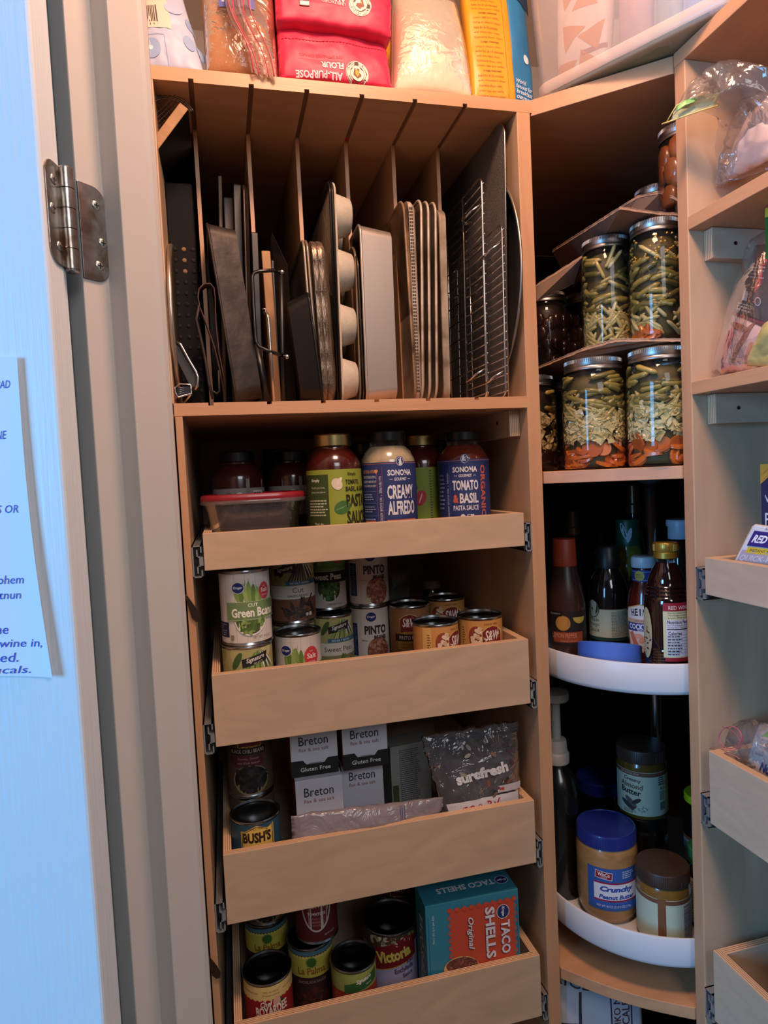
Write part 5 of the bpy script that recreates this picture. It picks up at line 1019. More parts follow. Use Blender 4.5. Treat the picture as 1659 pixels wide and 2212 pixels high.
bottle(1393,1310,.975,ZT1,[(.022,0),(.027,.003),(.0285,.010),(.0290,.085),(.027,.100),(.022,.118),(.0175,.130),(.0170,.150)],sauce('54180F'),'red cocktail sauce bottle with a white cap and blue neck band',(C('B9CCD6',.35),[(.0185,.1490),(.0200,.1495),(.0205,.152),(.0205,.163),(.0195,.1665),(.0170,.1680),(.0001,.1670)]),
   arts=[('label',a_hz,.0291,0),('neck_label',lambda l:(l.rect(-.030,.126,.030,.146,C('2A3E86')),l.rect(-.030,.1425,.030,.1431,C('C9CCDA')),l.rect(-.030,.1285,.030,.1291,C('C9CCDA')),l.ell(-.003,.136,.0085,.0085,C('C9B04A')),l.t("AMERICA'S",-.003,.138,.0125,.003,C('3A3018')),l.t('FAVORITE',-.003,.1335,.0125,.003,C('3A3018'))),.0190,0)],extra=-.26)
def a_vin(l):
    l.rect(-.006,.028,.052,.112,C('C6C79C')); l.rect(-.006,.099,.052,.112,C('8E1C2A')); l.rect(-.004,.022,.052,.028,C('8E1C2A')); l.t('RED WINE',.018,.1045,.032,.0058,C('E6D2CE'))
    for k,s in enumerate(('Expertly crafted for quality','Wine Vinegar is made with','grapes. With its bold')): l.t(s,.018,.0965-.0038*k,.034,.0026,C('5A5A3A'))
    l.rect(-.0015,.030,.045,.086,C('CBCDD6')); l.t('Nutrition Facts',.017,.0825,.034,.0052,C('15151A'),bold=.02); l.rect(-.0005,.0705,.044,.0722,C('15151A')); l.t('Calories',.011,.0655,.020,.0052,C('15151A'),bold=.02); l.t('0',.035,.067,.004,.0062,C('15151A')); l.t('about 32 servings per container',.017,.0775,.034,.0024,C('3A3A40')); l.t('Serving size  1 Tbsp (15mL)',.017,.0742,.034,.0026,C('2A2A30'))
    for k in range(7): l.rect(-.0005,.0625-k*.0045,.044,.0628-k*.0045,C('3A3A40')); l.lines(0,.0588-k*.0045,.022,.0620-k*.0045,1,C('2A2A30'),k,.5); l.rect(.037,.0595-k*.0045,.043,.0612-k*.0045,C('2A2A30'))
    l.ell(-.034,.062,.011,.040,C('B8AE88')); bits(l,-.034,.05,.008,.02,14,[C('6A2A2A'),C('8E8A60'),C('4A2020')],.003,3)
ribs=[(.030,0),(.0335,.002),(.034,.006)]
for k in range(7): ribs+=[(.0345,.008+k*.0045),(.0332,.0102+k*.0045)]
ribs+=[(.034,.042),(.0335,.105),(.033,.112)]
for k in range(4): ribs+=[(.0325-.001*k,.116+.006*k),(.0300-.001*k,.119+.006*k)]
ribs+=[(.027,.142),(.021,.158),(.0155,.168),(.0150,.170)]
bottle(1441,1330,.885,ZT1,ribs,mat('vinegar_bottle','18090A',.08,coat=1),'ribbed red wine vinegar bottle with a gold cap, beside the right post',(mat('cap_gold','A88A3A',.35,metal=.7),[(.0165,.176),(.0180,.177),(.0180,.1855),(.0175,.1860),(.0180,.1868),(.0180,.199),(.0168,.2012),(.0001,.2012)]),kn=(.0180,.188,.1985,44),clear=[(.0150,.170),(.0148,.178)],arts=[('label',a_vin,.0345,0)],extra=.0)
def a_lg(l): l.ell(-.008,.012,.0045,.016,C('B9C6D2'),rot=.35); l.ell(-.008,.0125,.0022,.013,C('1F4A34'),rot=.35); l.ell(.002,.004,.0040,.014,C('B9C6D2'),rot=-.25)
bottle(1358,1200,1.078,ZT1,[(.020,0),(.023,.004),(.025,.05),(.026,.10),(.0255,.13),(.024,.16),(.0205,.175)],mat('lemon_juice','8E7A22',.2,coat=.6,var=.4,vscale=40,color2='2E5A2A'),'yellow juice bottle with a tall green cap behind the cocktail sauce',(mat('cap_green','1F4A34',.4),[(.0195,.174),(.0215,.175),(.0210,.220),(.0200,.2225),(.0001,.2225)]),arts=[('cap_print',a_lg,.0216,.190)])
bottle(1469,1200,1.03,ZT1,[(.024,0),(.0275,.003),(.0275,.165),(.024,.180),(.0195,.186)],DKG,'dark bottle with a white screw cap behind the gold cap',(C('AEB9C6',.4),[(.0195,.183),(.0200,.184),(.0200,.208),(.0225,.2085),(.0225,.2185),(.0215,.220),(.0001,.220)]))
for px,Y,h,rn,cl,lb in ((1240,1.155,.24,.0115,'8E6A4A','amber-necked dark bottle at the back left of the upper turntable'),(1372,1.13,.285,.0110,'6E5038','tall amber-necked bottle at the back middle of the upper turntable'),(1300,1.132,.20,.018,'141A16','dark wide-capped bottle behind the sage label bottle')):
    bottle(px,1230,Y,ZT1,bp(.0255,h*.80,rn,.6,.86),DKG,lb,(mat('amber_'+cl,cl,.3,metal=.6),[(rn+.001,h*.80),(rn+.002,h*.805),(rn+.002,h*.86),(rn,h*.87),(rn,h*.99),(rn-.002,h),(.0001,h)]))
# blue lid lying on edge of the tray
a=V(); mx=aY(1315,1400,.945).x; o=thing('tape_roll',(.0,.0,0),'blue lid leaning on the front rim of the upper turntable','lid',M=Matrix.Translation((mx,.945,ZT1+.0170))@Matrix.Rotation(-math.atan2(mx,.945)-.12,4,'Z')@Matrix.Rotation(-.30,4,'X'))
o.name='jar_lid'; BL=mat('lid_blue','3F6ACC',.5); R=.0500
b=B().mat(BL).smooth(); b.lathe([(.0001,.027),(R-.0025,.027),(R-.0025,0),(R,0),(R,.0345),(R-.002,.036),(R-.006,.0362),(.0001,.0360)],64,cap=False); b.build('lid',o,angle=35)
# ================================================================ jars on the lower turntable
ZT2=.7312
PBM=mat('peanut_butter','B08A58',.35,coat=.5,var=.3,vscale=26,color2='8E6C42',stretch=(1,1,2.2))
def a_wc(l):
    l.rect(-.040,.028,.048,.100,C('2A5AA8')); l.rect(-.029,.0435,.050,.0765,C('8E1C3A')); l.rect(-.029,.0465,.050,.0735,C('D9DCE6'))
    l.poly([(-.027,.083),(.001,.080),(.002,.093),(-.026,.096)],C('C9CCD8')); l.poly([(-.026,.084),(0,.081),(.001,.092),(-.025,.095)],C('8E1C2A')); l.t('WinCo',-.0125,.0895,.020,.0065,C('E6E0E0'),rot=-.08,bold=.03); l.t('FOODS',-.0120,.0840,.010,.0028,C('E6E0E0'),rot=-.08)
    l.t('Crunchy',.010,.0640,.058,.0120,C('2348A0'),bold=.05,shear=.25); l.t('Peanut Butter',.010,.0515,.062,.0075,C('2348A0'),bold=.04,shear=.25); l.t('NET WT 40 OZ (2 LB 8 OZ) 1.13kg',.004,.0350,.058,.0052,C('D0D8E8')); l.lines(.018,.083,.040,.096,4,C('B9C6E0'),3,.5)
x=aY(1312,1900,.988).x
t=jar('nut_butter_jar',x,.988,ZT2,[(.036,0),(.044,.003),(.0490,.016),(.0505,.030),(.0505,.118),(.0485,.126),(.0470,.130)],PBM,'crunchy peanut butter jar with a large dark blue lid',lid=(mat('lid_navy','1D2C7E',.35,coat=.3),[(.0475,.129),(.0490,.1295),(.0490,.1500),(.0480,.1520),(.0450,.1525),(.0445,.1515),(.0001,.1515)],(.0490,.1300,.1495,110)),arts=[('label',a_wc,.0507,0)],extra=.13)
def a_nut(l):
    m=mat('label_mint','BCC8B0',.5); l.rect(-.13,.008,-.0085,.074,m); l.rect(.0035,.008,.13,.074,m); l.rect(-.13,.0740,-.0085,.081,C('6E4A34')); l.rect(.0035,.0740,.13,.081,C('6E4A34')); l.rect(-.13,.081,-.0085,.0818,m); l.rect(.0035,.081,.13,.0818,m); l.rect(-.0085,.008,.0035,.0818,C('7A4E30'))
    l.rect(.032,.010,.060,.072,C('A6A8A4')); l.t('Nutrition Facts',.045,.069,.024,.0036,C('26262A'),bold=.02); l.lines(.033,.012,.058,.065,20,C('4A4A4E'),5,.4)
    for k in range(4): l.rect(.032,.022+.012*k,.060,.0226+.012*k,C('2A2A2E'))
BRL=mat('lid_brown','3A2C22',.45)
NBJ=[(.034,0),(.040,.002),(.0415,.008),(.0415,.088),(.0400,.094),(.0385,.098)]
NBL=[(.0385,.097),(.0405,.0975),(.0405,.1180),(.0395,.1195),(.0370,.1198),(.0001,.1198)]
jar('nut_butter_jar',aY(1433,1950,.906).x,.906,ZT2,NBJ,mat('nut_butter_dark','7A5A26',.2,coat=.6),'nut butter jar with a brown lid and mint label split by a dark strip',lid=(BRL,NBL,(.0405,.0980,.1175,90)),arts=[('label',a_nut,.0417,0)])
def a_alm(l):
    m=mat('label_mint','BCC8B0',.5); l.rect(-.060,.008,.13,.078,m); l.rect(-.060,.078,.13,.085,C('6E4A34')); l.rect(-.060,.085,.13,.0858,m); l.t('NUT BUTTER SHOP',-.024,.0815,.034,.003,C('C9C2B0'))
    K_=C('1E1A18'); l.t('Creamy',-.019,.070,.030,.0085,K_,bold=.02,rot=-.08); l.t('Almond',-.021,.060,.040,.0095,C('6E5A4A'),bold=.03,rot=-.08); l.t('Butter',-.022,.049,.036,.0105,K_,bold=.03,rot=-.08)
    l.ell(-.022,.030,.013,.0050,C('5A5A58'),rot=-.7); l.ell(-.012,.033,.009,.0036,C('2E2E2C'),rot=.6); l.ell(-.028,.024,.014,.0045,C('3A3A38'),rot=-.5); l.ell(-.016,.021,.003,.0018,C('5A1A1A')); bits(l,-.002,.020,.008,.005,12,[C('5A5A50')],.0025,3,5); l.lines(-.036,.010,-.012,.017,3,C('3A3A38'),3)
    l.lines(.026,.062,.040,.078,4,C('4A5048'),5,.5); l.t('Almond',.034,.0645,.016,.0055,C('5A6A5A')); l.t('Butter',.036,.057,.013,.0055,C('5A6A5A')); l.lines(.028,.036,.040,.052,6,C('4A5048'),6)
    for k in range(7): l.rect(.029+k*.0016,.018,.0298+k*.0016,.032,C('26262A'))
xa=aY(1387,1700,1.016).x
jar('nut_butter_jar',xa,1.016,ZT2,[(.034,0),(.040,.002),(.0415,.008),(.0415,.118),(.038,.126)],DKG,'dark jar standing under the almond butter jar',lid=(mat('lid_blackish','141414',.3),[(.0385,.125),(.0405,.1255),(.0405,.1445),(.039,.146),(.0001,.146)],None))
jar('nut_butter_jar',xa,1.016,ZT2+.1463,[(r+.001,h*1.02) for r,h in NBJ],mat('almond_butter','5E4A1C',.2,coat=.6),'creamy almond butter jar with a mint label, stacked behind the peanut butter',lid=(BRL,[(r+(.001 if r>.001 else 0),h*1.02) for r,h in NBL],(.0415,.1000,.1200,90)),arts=[('label',a_alm,.0427,.001)],extra=.05)
jar('honey_jar',aY(1512,1850,.925).x,.905,ZT2,[(.028,0),(.033,.002),(.034,.006),(.034,.090),(.031,.100),(.027,.106)],DKG,'dark jar with a green lid half hidden by the right post',lid=(mat('lid_green','1E6A3A',.4),[(.028,.104),(.031,.105),(.031,.128),(.029,.130),(.0001,.130)],None),arts=[('label',lambda l:(l.rect(-.09,.01,.05,.085,C('C6CCBE')),l.lines(-.06,.012,.0,.08,16,C('6A6E66'),4)),.0342,0)])
jar('spice_jar',aY(1520,1800,.99).x,.985,ZT2,[(.030,0),(.036,.003),(.036,.13),(.033,.145),(.031,.16)],DKG,'dark jar with a bright yellow lid beside the right post',lid=(mat('lid_yellow','C6CC22',.4),[(.031,.160),(.0345,.161),(.0345,.172),(.033,.174),(.0001,.1735)],None),arts=[('label',lambda l:(l.rect(-.09,.03,.09,.10,C('B9BCC0')),l.rect(-.09,.094,.09,.10,C('B5562A')),l.lines(-.06,.035,.0,.09,14,C('5A5E66'),4)),.0362,0),('lid_print',lambda l:(l.t('SPICE',-.012,.0,.022,.010,C('3A3E1A'),rot=.2),),lambda s,t,l:(s,t,.1742+l),0)])
jar('nut_butter_jar',aY(1296,1700,1.15).x,1.148,ZT2,[(.036,0),(.046,.003),(.047,.02),(.047,.120),(.044,.128)],DKG,'jar with a dark blue lid in the shade behind the peanut butter jar',lid=(mat('lid_navy','1D2C7E',.35,coat=.3),[(.0445,.128),(.0465,.1285),(.0465,.150),(.0445,.152),(.0001,.1515)],None))
# pump bottle hanging just behind the left post
xq=aY(1205,1700,1.06).x; t=jar('pump_jug',xq,1.06,ZT2,[(.030,0),(.036,.003),(.037,.01),(.037,.190),(.030,.218),(.018,.230),(.0165,.242)],mat('jug_black','0E0E0F',.25,coat=.5),'black syrup jug with a tall white pump at the left of the lower turntable',cat='bottle')
b=B().mat(mat('pump_white','B9B2AC',.45)).smooth(); b.lathe([(.0215,.239),(.0220,.241),(.0220,.255),(.0205,.258),(.0190,.259),(.0180,.277),(.0165,.281),(.0085,.282),(.0085,.345),(.0150,.350),(.0240,.353),(.0250,.360),(.0240,.367),(.012,.370),(.0001,.370)],40); b.build('pump',t,angle=40)
b=B().mat(MC['pump_white']).smooth(); b.tube([(0,0,.361),(-.02,.01,.362),(-.034,.016,.360),(-.040,.019,.352)],.0065,10); b.build('spout',t)
# ================================================================ rice bag below the corner shelf
ra=aY(1212,2160,.955); rb_=aY(1392,2160,.93)
c=[V((ra.x-.0,.975,.42)),V((rb_.x,.935,.42)),V((rb_.x,.94,.648)),V((ra.x,.98,.648))]; P=Pouch(*c,.016,back=.06,crease=.004,seed=71,pw=.35)
def a_rice(l,w,h):
    l.t('RICE',w*.20,h*.955,w*.42,.020,C('3A3438'),rot=-.22); n=C('22284A'); l.rect(w*.615,h*.2,w*.63,h*.97,n); l.rect(w*.85,h*.2,w*.865,h*.97,n); l.t('NIKO NIKO',w*.69,h*.78,.085,.0115,C('5A2A3A'),rot=PI/2,bold=.01); l.t('CALROSE',w*.79,h*.80,.075,.013,C('5A2A3A'),rot=PI/2,bold=.01)
    l.poly([(w*.0,h*.6),(w*.28,h*.62),(w*.30,h*.88),(w*.27,h*.88),(w*.25,h*.65),(0,h*.64)],C('2A2A32'))
pouch('rice_bag','bag',P,mat('rice_bag_white','B4B8C4',.35,coat=.3),'white rice bag with red vertical lettering under the corner shelf',arts=[('print',a_rice)])
# ================================================================ right-hand shelves
ZF=film('freezer_film','F4EAE2',.06,.6,.5,22,.12)
X_=lambda x,y,X=.68:aX(x,y,X)
def bagX(name,pix,X,bul,m,label,seed=1,dx=(0,0,0,0),cat='bag',back=None,**kw):
    c=[aX(p[0],p[1],X+dx[k]) for k,p in enumerate(pix)]; return Pouch(*c,bul,back=back,seed=seed,**kw)
P=bagX('',[(1545,400),(1700,330),(1700,180),(1600,215)],.72,.022,None,'',81,dx=(-.03,-.03,0,0),crease=.006,fq=14,edge=.008)
I=bagX('',[(1560,396),(1690,330),(1690,190),(1618,255)],.728,.016,None,'',83,dx=(-.03,-.03,0,0),crease=.006)
t=pouch('zip_bag','film',P,ZF,'crumpled clear zip bag with a green seal spilling off the upper right shelf',inner=[('contents',I,mat('packet_white','D6BEB6',.5,var=.25,vscale=25))])
fl=Matrix.Translation(-t.location)
def sheet(rows,m,name,par,n=10,cr=.003,sd=0):
    """soft film through rows of 3D points"""
    b=B().mat(m).smooth(); b.T=fl; R_=len(rows);K_=len(rows[0]); nu=(K_-1)*n; nv=(R_-1)*n; vs=[]
    for j in range(nv+1):
        v=j/n; a=min(int(v),R_-2); fv=v-a
        for i in range(nu+1):
            u=i/n; c=min(int(u),K_-2); fu=u-c; sf=lambda t_:t_
            p=rows[a][c]*(1-fu)*(1-fv)+rows[a][c+1]*fu*(1-fv)+rows[a+1][c]*(1-fu)*fv+rows[a+1][c+1]*fu*fv
            nz=noise.noise(p*38+V((sd,0,0)))*cr+abs(noise.noise(p*80+V((sd,0,0))))*cr; vs.append(p+V((-nz,-nz*.3,nz*.4)))
    b.add(vs,[(j*(nu+1)+i,j*(nu+1)+i+1,(j+1)*(nu+1)+i+1,(j+1)*(nu+1)+i) for j in range(nv) for i in range(nu)]); o=b.build(name,par); s=o.modifiers.new('thick','SOLIDIFY'); s.thickness=.0003; return o
sheet([[X_(1466,228,.615),X_(1505,170,.63),X_(1540,145,.65),X_(1590,128,.67),X_(1660,145,.69)],[X_(1462,242,.612),X_(1520,205,.625),X_(1560,200,.65),X_(1600,190,.67),X_(1670,200,.70)],[X_(1500,232,.635),X_(1545,225,.65),X_(1580,235,.67),X_(1610,240,.69),X_(1670,260,.70)],[X_(1552,255,.66),X_(1565,270,.67),X_(1590,280,.69),X_(1620,290,.70),X_(1670,310,.71)],[X_(1548,330,.68),X_(1575,335,.69),X_(1600,340,.70),X_(1620,350,.71),X_(1670,360,.72)],[X_(1548,405,.69),X_(1570,398,.69),X_(1600,390,.70),X_(1625,380,.71),X_(1670,360,.72)]],ZF,'loose_flap',t,8,.006,3)
sheet([[X_(1442,266,.600),X_(1462,258,.606),X_(1500,243,.620),X_(1545,229,.645)],[X_(1450,258,.602),X_(1465,240,.610),X_(1500,220,.625),X_(1550,212,.650)],[X_(1461,228,.608),X_(1480,214,.615),X_(1510,206,.628),X_(1560,200,.655)]],film('film_edge','C9D2AE',.55,.6,.4,40,.2),'open_mouth',t,8,.001,5)
sheet([[X_(1461,240,.6005),X_(1480,228,.609),X_(1502,219,.619)],[X_(1463,228,.603),X_(1480,216,.610),X_(1502,210,.621)]],mat('seal_green','5FA24E',.4),'green_seal',t,6,.0,5)
b=B().mat(mat('seal_yellow','D9C070',.5)).smooth(); b.T=fl; b.tube([X_(1430,268,.597),X_(1445,263,.600),X_(1470,254,.609),X_(1510,240,.624),X_(1550,228,.646)],.0010,6); b.tube([X_(1441,262,.600),X_(1452,243,.603),X_(1461,228,.606),X_(1500,209,.622)],.0008,6); b.build('seal_edge',t)
# freezer bag with packets on the middle shelf
P=bagX('',[(1536,806),(1700,800),(1700,470),(1618,520)],.705,.018,None,'',91,dx=(-.03,-.03,.01,.01),crease=.004,fq=12,edge=.006)
DKP=mat('packet_dark','22282C',.3,coat=.6,var=.5,vscale=16,color2='2E4448')
I1=bagX('',[(1580,680),(1680,712),(1700,520),(1632,530)],.704,.008,None,'',93,crease=.004)
I2=bagX('',[(1552,803),(1635,803),(1650,708),(1582,676)],.704,.008,None,'',95,crease=.004)
I3=bagX('',[(1548,806),(1600,803),(1590,785),(1560,780)],.700,.008,None,'',97,crease=.003)
t=pouch('freezer_bag','film',P,film('freezer_film2','EEE4EC',.05,.45,.2,20,.1),'clear freezer bag of dark and striped packets on the middle right shelf',inner=[('magenta_packet',I3,mat('packet_magenta','8E2A5A',.4)),('white_packet',I2,mat('packet_cream','D9B8A8',.5,var=.2,vscale=20)),('dark_packet',I1,DKP)])
fl=Matrix.Translation(-t.location)
l=L(I1.fn(),.01,.0012,sv=True); l.b.T=fl; w,h=I1.W,I1.H; l.rect(0,h*.01,w,h*.05,C('9E3A46')); l.lines(w*.12,h*.10,w*.5,h*.22,3,C('B9B9B4'),3,.4); l.lines(w*.2,h*.55,w*.7,h*.72,4,C('A9B0B0'),4,.35); l.rect(w*.2,h*.25,w*.33,h*.38,C('B9B9B4')); l.ell(w*.62,h*.28,w*.08,w*.08,C('A9B0B0')); l.ell(w*.62,h*.28,w*.06,w*.06,C('2E4448')); l.build('packet_print',t)
l=L(I2.fn(),.01,.0012,sv=True); l.b.T=fl; w,h=I2.W,I2.H; l.ell(w*.18,h*.45,w*.14,h*.36,C('C8484A'),rot=-.2); l.ell(w*.60,h*.6,w*.06,h*.5,C('8E5040'),rot=-.3); l.ell(w*.42,h*.85,w*.3,h*.06,C('8E5040')); l.ell(w*.85,h*.35,w*.1,h*.3,C('D08A5A')); l.build('packet_print',t)
o=thing('seed_packet',aX(1662,560,.70),'green packet with a yellow top behind the freezer bag','packet'); f_=lambda x,y,X=.69:aX(x,y,X)-o.location
b=B().mat(mat('packet_green','2E7A3A',.4,var=.3,vscale=20)); vs=[f_(1654,560),f_(1652,468),f_(1760,440),f_(1760,560)]; b.add(vs+[p+V((.012,0,0)) for p in vs],[(0,1,2,3),(7,6,5,4),(0,4,5,1),(1,5,6,2),(2,6,7,3),(3,7,4,0)]); b.mat(mat('packet_yellow','C9B83A',.4)); vs=[f_(1652,470,.6895),f_(1653,450,.6895),f_(1760,420,.6895),f_(1760,445,.6895)]; b.add(vs+[p+V((.012,0,0)) for p in vs],[(0,1,2,3),(7,6,5,4),(0,4,5,1),(1,5,6,2),(2,6,7,3),(3,7,4,0)]); b.build('packet',o)
P=bagX('',[(1614,790),(1720,800),(1760,640),(1650,700)],.668,.014,None,'',99,crease=.006,fq=30); pouch('snack_pouch','bag',P,mat('pouch_cream','B9B070',.45,var=.15,vscale=30),'pale yellow-green pouch lying in front of the freezer bag')
# yeast packet and pasta box in the right top drawer
ZD=1.325
o=thing('pasta_box',aX(1650,1130,.705)*1,'navy pasta box with a yellow corner standing in the shallow right drawer','box'); bl=aX(1656,1195,.705); tl_=aX(1637,1003,.705)
Mx=frameM((.705,bl.y,ZD),(0,-1,0),(0,0,1)); o.matrix_world=Mx; hh=tl_.z-ZD; dx=(bl.y-tl_.y)
b=B().mat(mat('box_navy','1C2A52',.4)); b.box(-.008,.10,0,.035,0,hh); b.build('carton',o,bev=.0008)
l=L(lambda s,t,q:(s,-q,t),0,.0005); l.poly([(-.008,hh),(-.008,hh-.027),(.030,hh)],C('C99A3A')); l.t('Contains',.000,hh-.010,.016,.003,C('8E3A22'),rot=.6); l.t('2-3 oz. Bags',.004,hh-.016,.022,.003,C('8E3A22'),rot=.6)
for k,(s,w_) in enumerate((('Vegetable',.052),('Pasta',.040),('Packet',.044))): l.t(s,-.001+w_/2,hh-.048-.026*k,w_,.013+.004*(k>0),C('CDD2DC'),bold=.01)
l.build('front_print',o)
tlp,blp=aX(1626,1132,.672),aX(1583,1212,.668); o=thing('yeast_packet',blp,'white and purple quick-rise yeast packet leaning in the shallow right drawer','packet')
ZP=[aX(1577,1225,.668),aX(1760,1245,.668),aX(1760,1150,.676),aX(1627,1131,.676)]
P=Pouch(*ZP,.003,crease=.0006,seed=3,pw=.5); fl=Matrix.Translation(-o.location); b=B().mat(mat('packet_pale','CDD6DE',.4)).smooth(); b.T=fl; P.mesh(b,24,16).build('packet',o,merge=True)
l=L(P.fn(),.01,.0009,sv=True); l.b.T=fl; w,h=P.W,P.H; l.rect(w*.06,0,w,h*.42,C('A6A2AE')); l.rect(w*.10,h*.52,w,h*.86,C('2E2478')); l.rect(w*.13,h*.36,w,h*.50,C('C9B43A')); l.t('RED STAR',w*.42,h*.69,w*.56,h*.18,C('E6E8F0'),bold=.04,shear=.2); l.t('INSTANT YEAST',w*.38,h*.43,w*.40,h*.06,C('2A2A2A')); l.t('QUICK-RISE',w*.36,h*.24,w*.55,h*.15,C('D6D4DE'),shear=.2); l.t('ATLANTA',w*.36,h*.93,w*.20,h*.06,C('4A4E6A')); l.build('print',o)
# bags in the second right drawer
P=bagX('',[(1560,1640),(1720,1720),(1720,1560),(1560,1560)],.70,.02,None,'',111,dx=(-.02,-.02,.02,.02),crease=.012,fq=30,edge=.008)
t=pouch('plastic_bag','film',P,film('bag_film_b','E8E0E0',.15,.7,.7,30,.1),'crumpled clear bag with pink zipper loops on the second right drawer'); fl=Matrix.Translation(-t.location)
b=B().mat(mat('zip_pink','C8686E',.4)).smooth(); b.T=fl
for k in (0,1): b.tube([aX(1554+24*1+26*cos(a)*(1-.1*k),1596+26*sin(a)*(1-.08*k)-3*k,.663-.003*k) for a in [2*PI*j/28 for j in range(28)]],.0006,5,True)
b.tube([aX(x,y,.660) for x,y in ((1533,1616),(1560,1624),(1590,1634),(1598,1640))],.0006,5); b.tube([aX(x,y,.664) for x,y in ((1560,1570),(1578,1575),(1595,1592),(1605,1612))],.0006,5); b.build('zipper_loop',t)
P=bagX('',[(1608,1660),(1720,1730),(1760,1570),(1640,1562)],.678,.008,None,'',113,dx=(0,0,.03,.03),crease=.003)
t=pouch('snack_bag','bag',P,mat('bag_pale_grey','B4B2B0',.4),'white snack bag with a lime green flash on the second right drawer'); fl=Matrix.Translation(-t.location)
l=L(P.fn(),.01,.0009,sv=True); l.b.T=fl; w,h=P.W,P.H; l.poly([(w*.20,h*.72),(w*.42,h),(w,h),(w,h*.74)],C('6FA82A')); l.poly([(w*.12,h*.55),(w*.2,h*.72),(w,h*.74),(w,h*.52)],C('D0B8A8')); l.t('NOT GENETICALLY',w*.34,h*.66,w*.22,h*.03,C('7A4A3A')); l.t('Daily Blend',w*.25,h*.38,w*.18,h*.06,C('3A3A40'),shear=.3); l.t('Nutty',w*.52,h*.18,w*.4,h*.2,C('26386E'),shear=.3,bold=.03); l.build('print',t)
# ================================================================ bags in the third left drawer
def bagY(pix,Y,bul,seed,dy=(0,0,0,0),**kw): return Pouch(*[aY(p[0],p[1],Y+dy[k]) for k,p in enumerate(pix)],bul,seed=seed,**kw)
P=bagY([(632,1830),(955,1790),(957,1722),(628,1762)],.968,.010,121,crease=.004,fq=20,back=.02,edge=.003)
t=pouch('zip_bag','film',P,film('rolled_film','C4BCC6',.62,.9,.8,24,.18),'rolled milky plastic bag with blue seal lines along the third drawer front'); fl=Matrix.Translation(-t.location)
l=L(P.fn(),.006,.0006,sv=True); l.b.T=fl; w,h=P.W,P.H
for f in (.700,.712,.728): l.rect(w*f,h*.02,w*(f+.004),h*.95,C('3A4278'))
l.build('seal_lines',t)
P=bagY([(968,1800),(1125,1768),(1120,1553),(908,1588)],.985,.014,123,dy=(-.012,-.012,.02,.02),crease=.006,fq=18,back=.02,edge=.005)
I=bagY([(985,1785),(1115,1755),(1105,1610),(955,1640)],.998,.010,125,dy=(-.01,-.01,.02,.02),crease=.006)
sure=1; t=pouch('zip_bag','film',P,film('sure_film','CFCED8',.10,.9,.9,22,.1),'clear zip bag of mixed packets with white lettering in the third drawer',inner=[('contents',I,mat('mixed_packets','5A5358',.5,var=.6,vscale=16,color2='2A2428'))]); fl=Matrix.Translation(-t.location)
l=L(P.fn(),.006,.0024,sv=True); l.b.T=fl; w,h=P.W,P.H; l.t('surefresh',w*.52,h*.545,w*.60,h*.11,C('C9CCD2'),rot=.10,bold=.05); 
for f in (.885,.90,.93): l.rect(w*.0,h*f,w,h*(f+.006),C('2A3048'))
l.rect(w*.06,0,w*.95,h*.30,C('C6C6CC')); l.t('DATE',w*.16,h*.27,w*.12,h*.02,C('A6A6AC')); l.t('FOR RV',w*.46,h*.215,w*.50,h*.09,C('A8243E'),rot=.06,bold=.02,shear=.2); l.rect(w*.68,h*.32,w*.98,h*.39,C('B9B8BC')); l.rect(w*.70,h*.335,w*.76,h*.37,C('B04438'))
R=random.Random(5)
for k in range(14): l.ell(w*R.uniform(.3,.9),h*R.uniform(.3,.85),.006,.003,C(['6E5A4A','4A2E3A','8E8A7A','5A4A5A','7A4A3A'][k%5]),rot=R.uniform(0,3),n=7)
l.build('print',t)
P=bagY([(835,1300),(885,1290),(888,1225),(835,1235)],1.30,.01,131,dy=(0,0,0,0),crease=.003); pouch('foil_packet','bag',P,mat('packet_teal','3A4A4A',.3,coat=.4,var=.5,vscale=10,color2='9A9090'),'grey and teal packet behind the pinto bean cans')
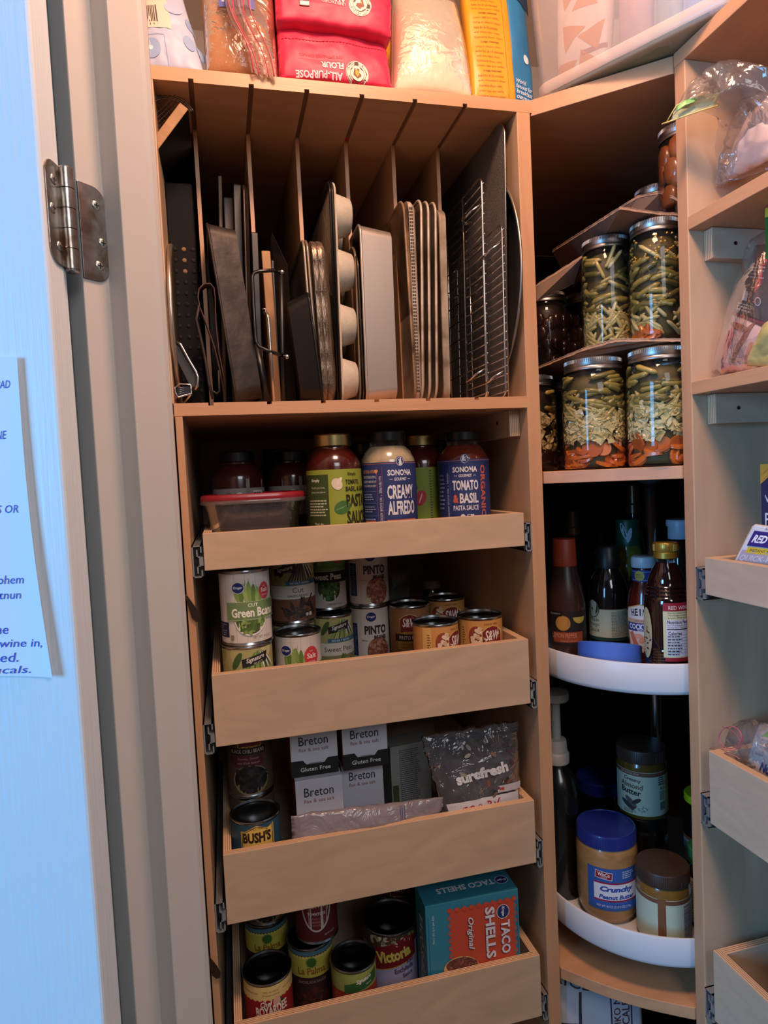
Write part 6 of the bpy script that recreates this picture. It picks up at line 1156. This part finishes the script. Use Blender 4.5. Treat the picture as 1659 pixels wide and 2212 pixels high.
o=jar('spice_jar',aY(932,1270,1.30).x,1.30,FL[1],[(.016,0),(.019,.004),(.019,.10),(.015,.112)],DKG,'small dark jar with a pale band at the back of the can drawer',lid=(C('8E8478'),[(.0165,.112),(.018,.113),(.018,.128),(.0001,.129)],None))
# ================================================================ light: warm pantry lamp overhead, cool window in the kitchen behind
def area(name,loc,tgt,sx,sy,e,col):
    d=bpy.data.lights.new(name,'AREA'); d.shape='RECTANGLE'; d.size=sx; d.size_y=sy; d.energy=e; d.color=col
    o=bpy.data.objects.new(name,d); COL.objects.link(o); o.location=loc; o.rotation_euler=(V(tgt)-V(loc)).to_track_quat('-Z','Y').to_euler(); return o
area('pantry_ceiling_lamp',(.24,.40,2.50),(.28,.72,1.2),.26,.26,17,(1,.57,.37))
az=rad(253); area('kitchen_window',(2.6*sin(az),2.6*cos(az),1.75),(0,.5,1.35),.95,1.3,92,(.155,.51,1.0))
area('added_kitchen_fill',(.42,-1.2,2.45),(.3,.9,1.1),.8,.8,13,(.92,.95,1.0))  # added neutral fill to brighten the drawers, not a visible fixture
w=bpy.data.worlds.new('world'); SC.world=w; w.use_nodes=True; w.node_tree.nodes['Background'].inputs[0].default_value=(.55,.6,.66,1); w.node_tree.nodes['Background'].inputs[1].default_value=.07
SC.view_settings.view_transform='Standard'; SC.view_settings.look='None'; SC.view_settings.exposure=0; SC.view_settings.gamma=1; SC.view_settings.use_curve_mapping=False
GR={'food_can':'food cans in the pull-out drawers','canning_jar':'home canning jars in the corner cabinet','sauce_jar':'pasta sauce jars in the first drawer','cracker_box':'white cracker cartons in the third drawer','pullout_drawer':'pull-out drawers','turntable':'round turntable trays','nut_butter_jar':'nut butter jars on the lower turntable','sauce_bottle':'sauce bottles on the upper turntable','sheet_pan':'sheet pans in the tray rack','cooling_rack':'wire cooling racks','cookie_sheet':'cookie sheets in the tray rack','embossed_pan':'embossed tin pans','baking_tray':'dark trays in the third slot','cardboard_sheet':'cardboard sheets between the jars','flour_bag':'pink flour bags','pantry_cabinet':'pantry cabinets'}
for o in list(SC.objects):
    k=o.name.split('.')[0]
    if o.parent is None and k in GR: o['group']=GR[k]
bpy.context.view_layer.update()
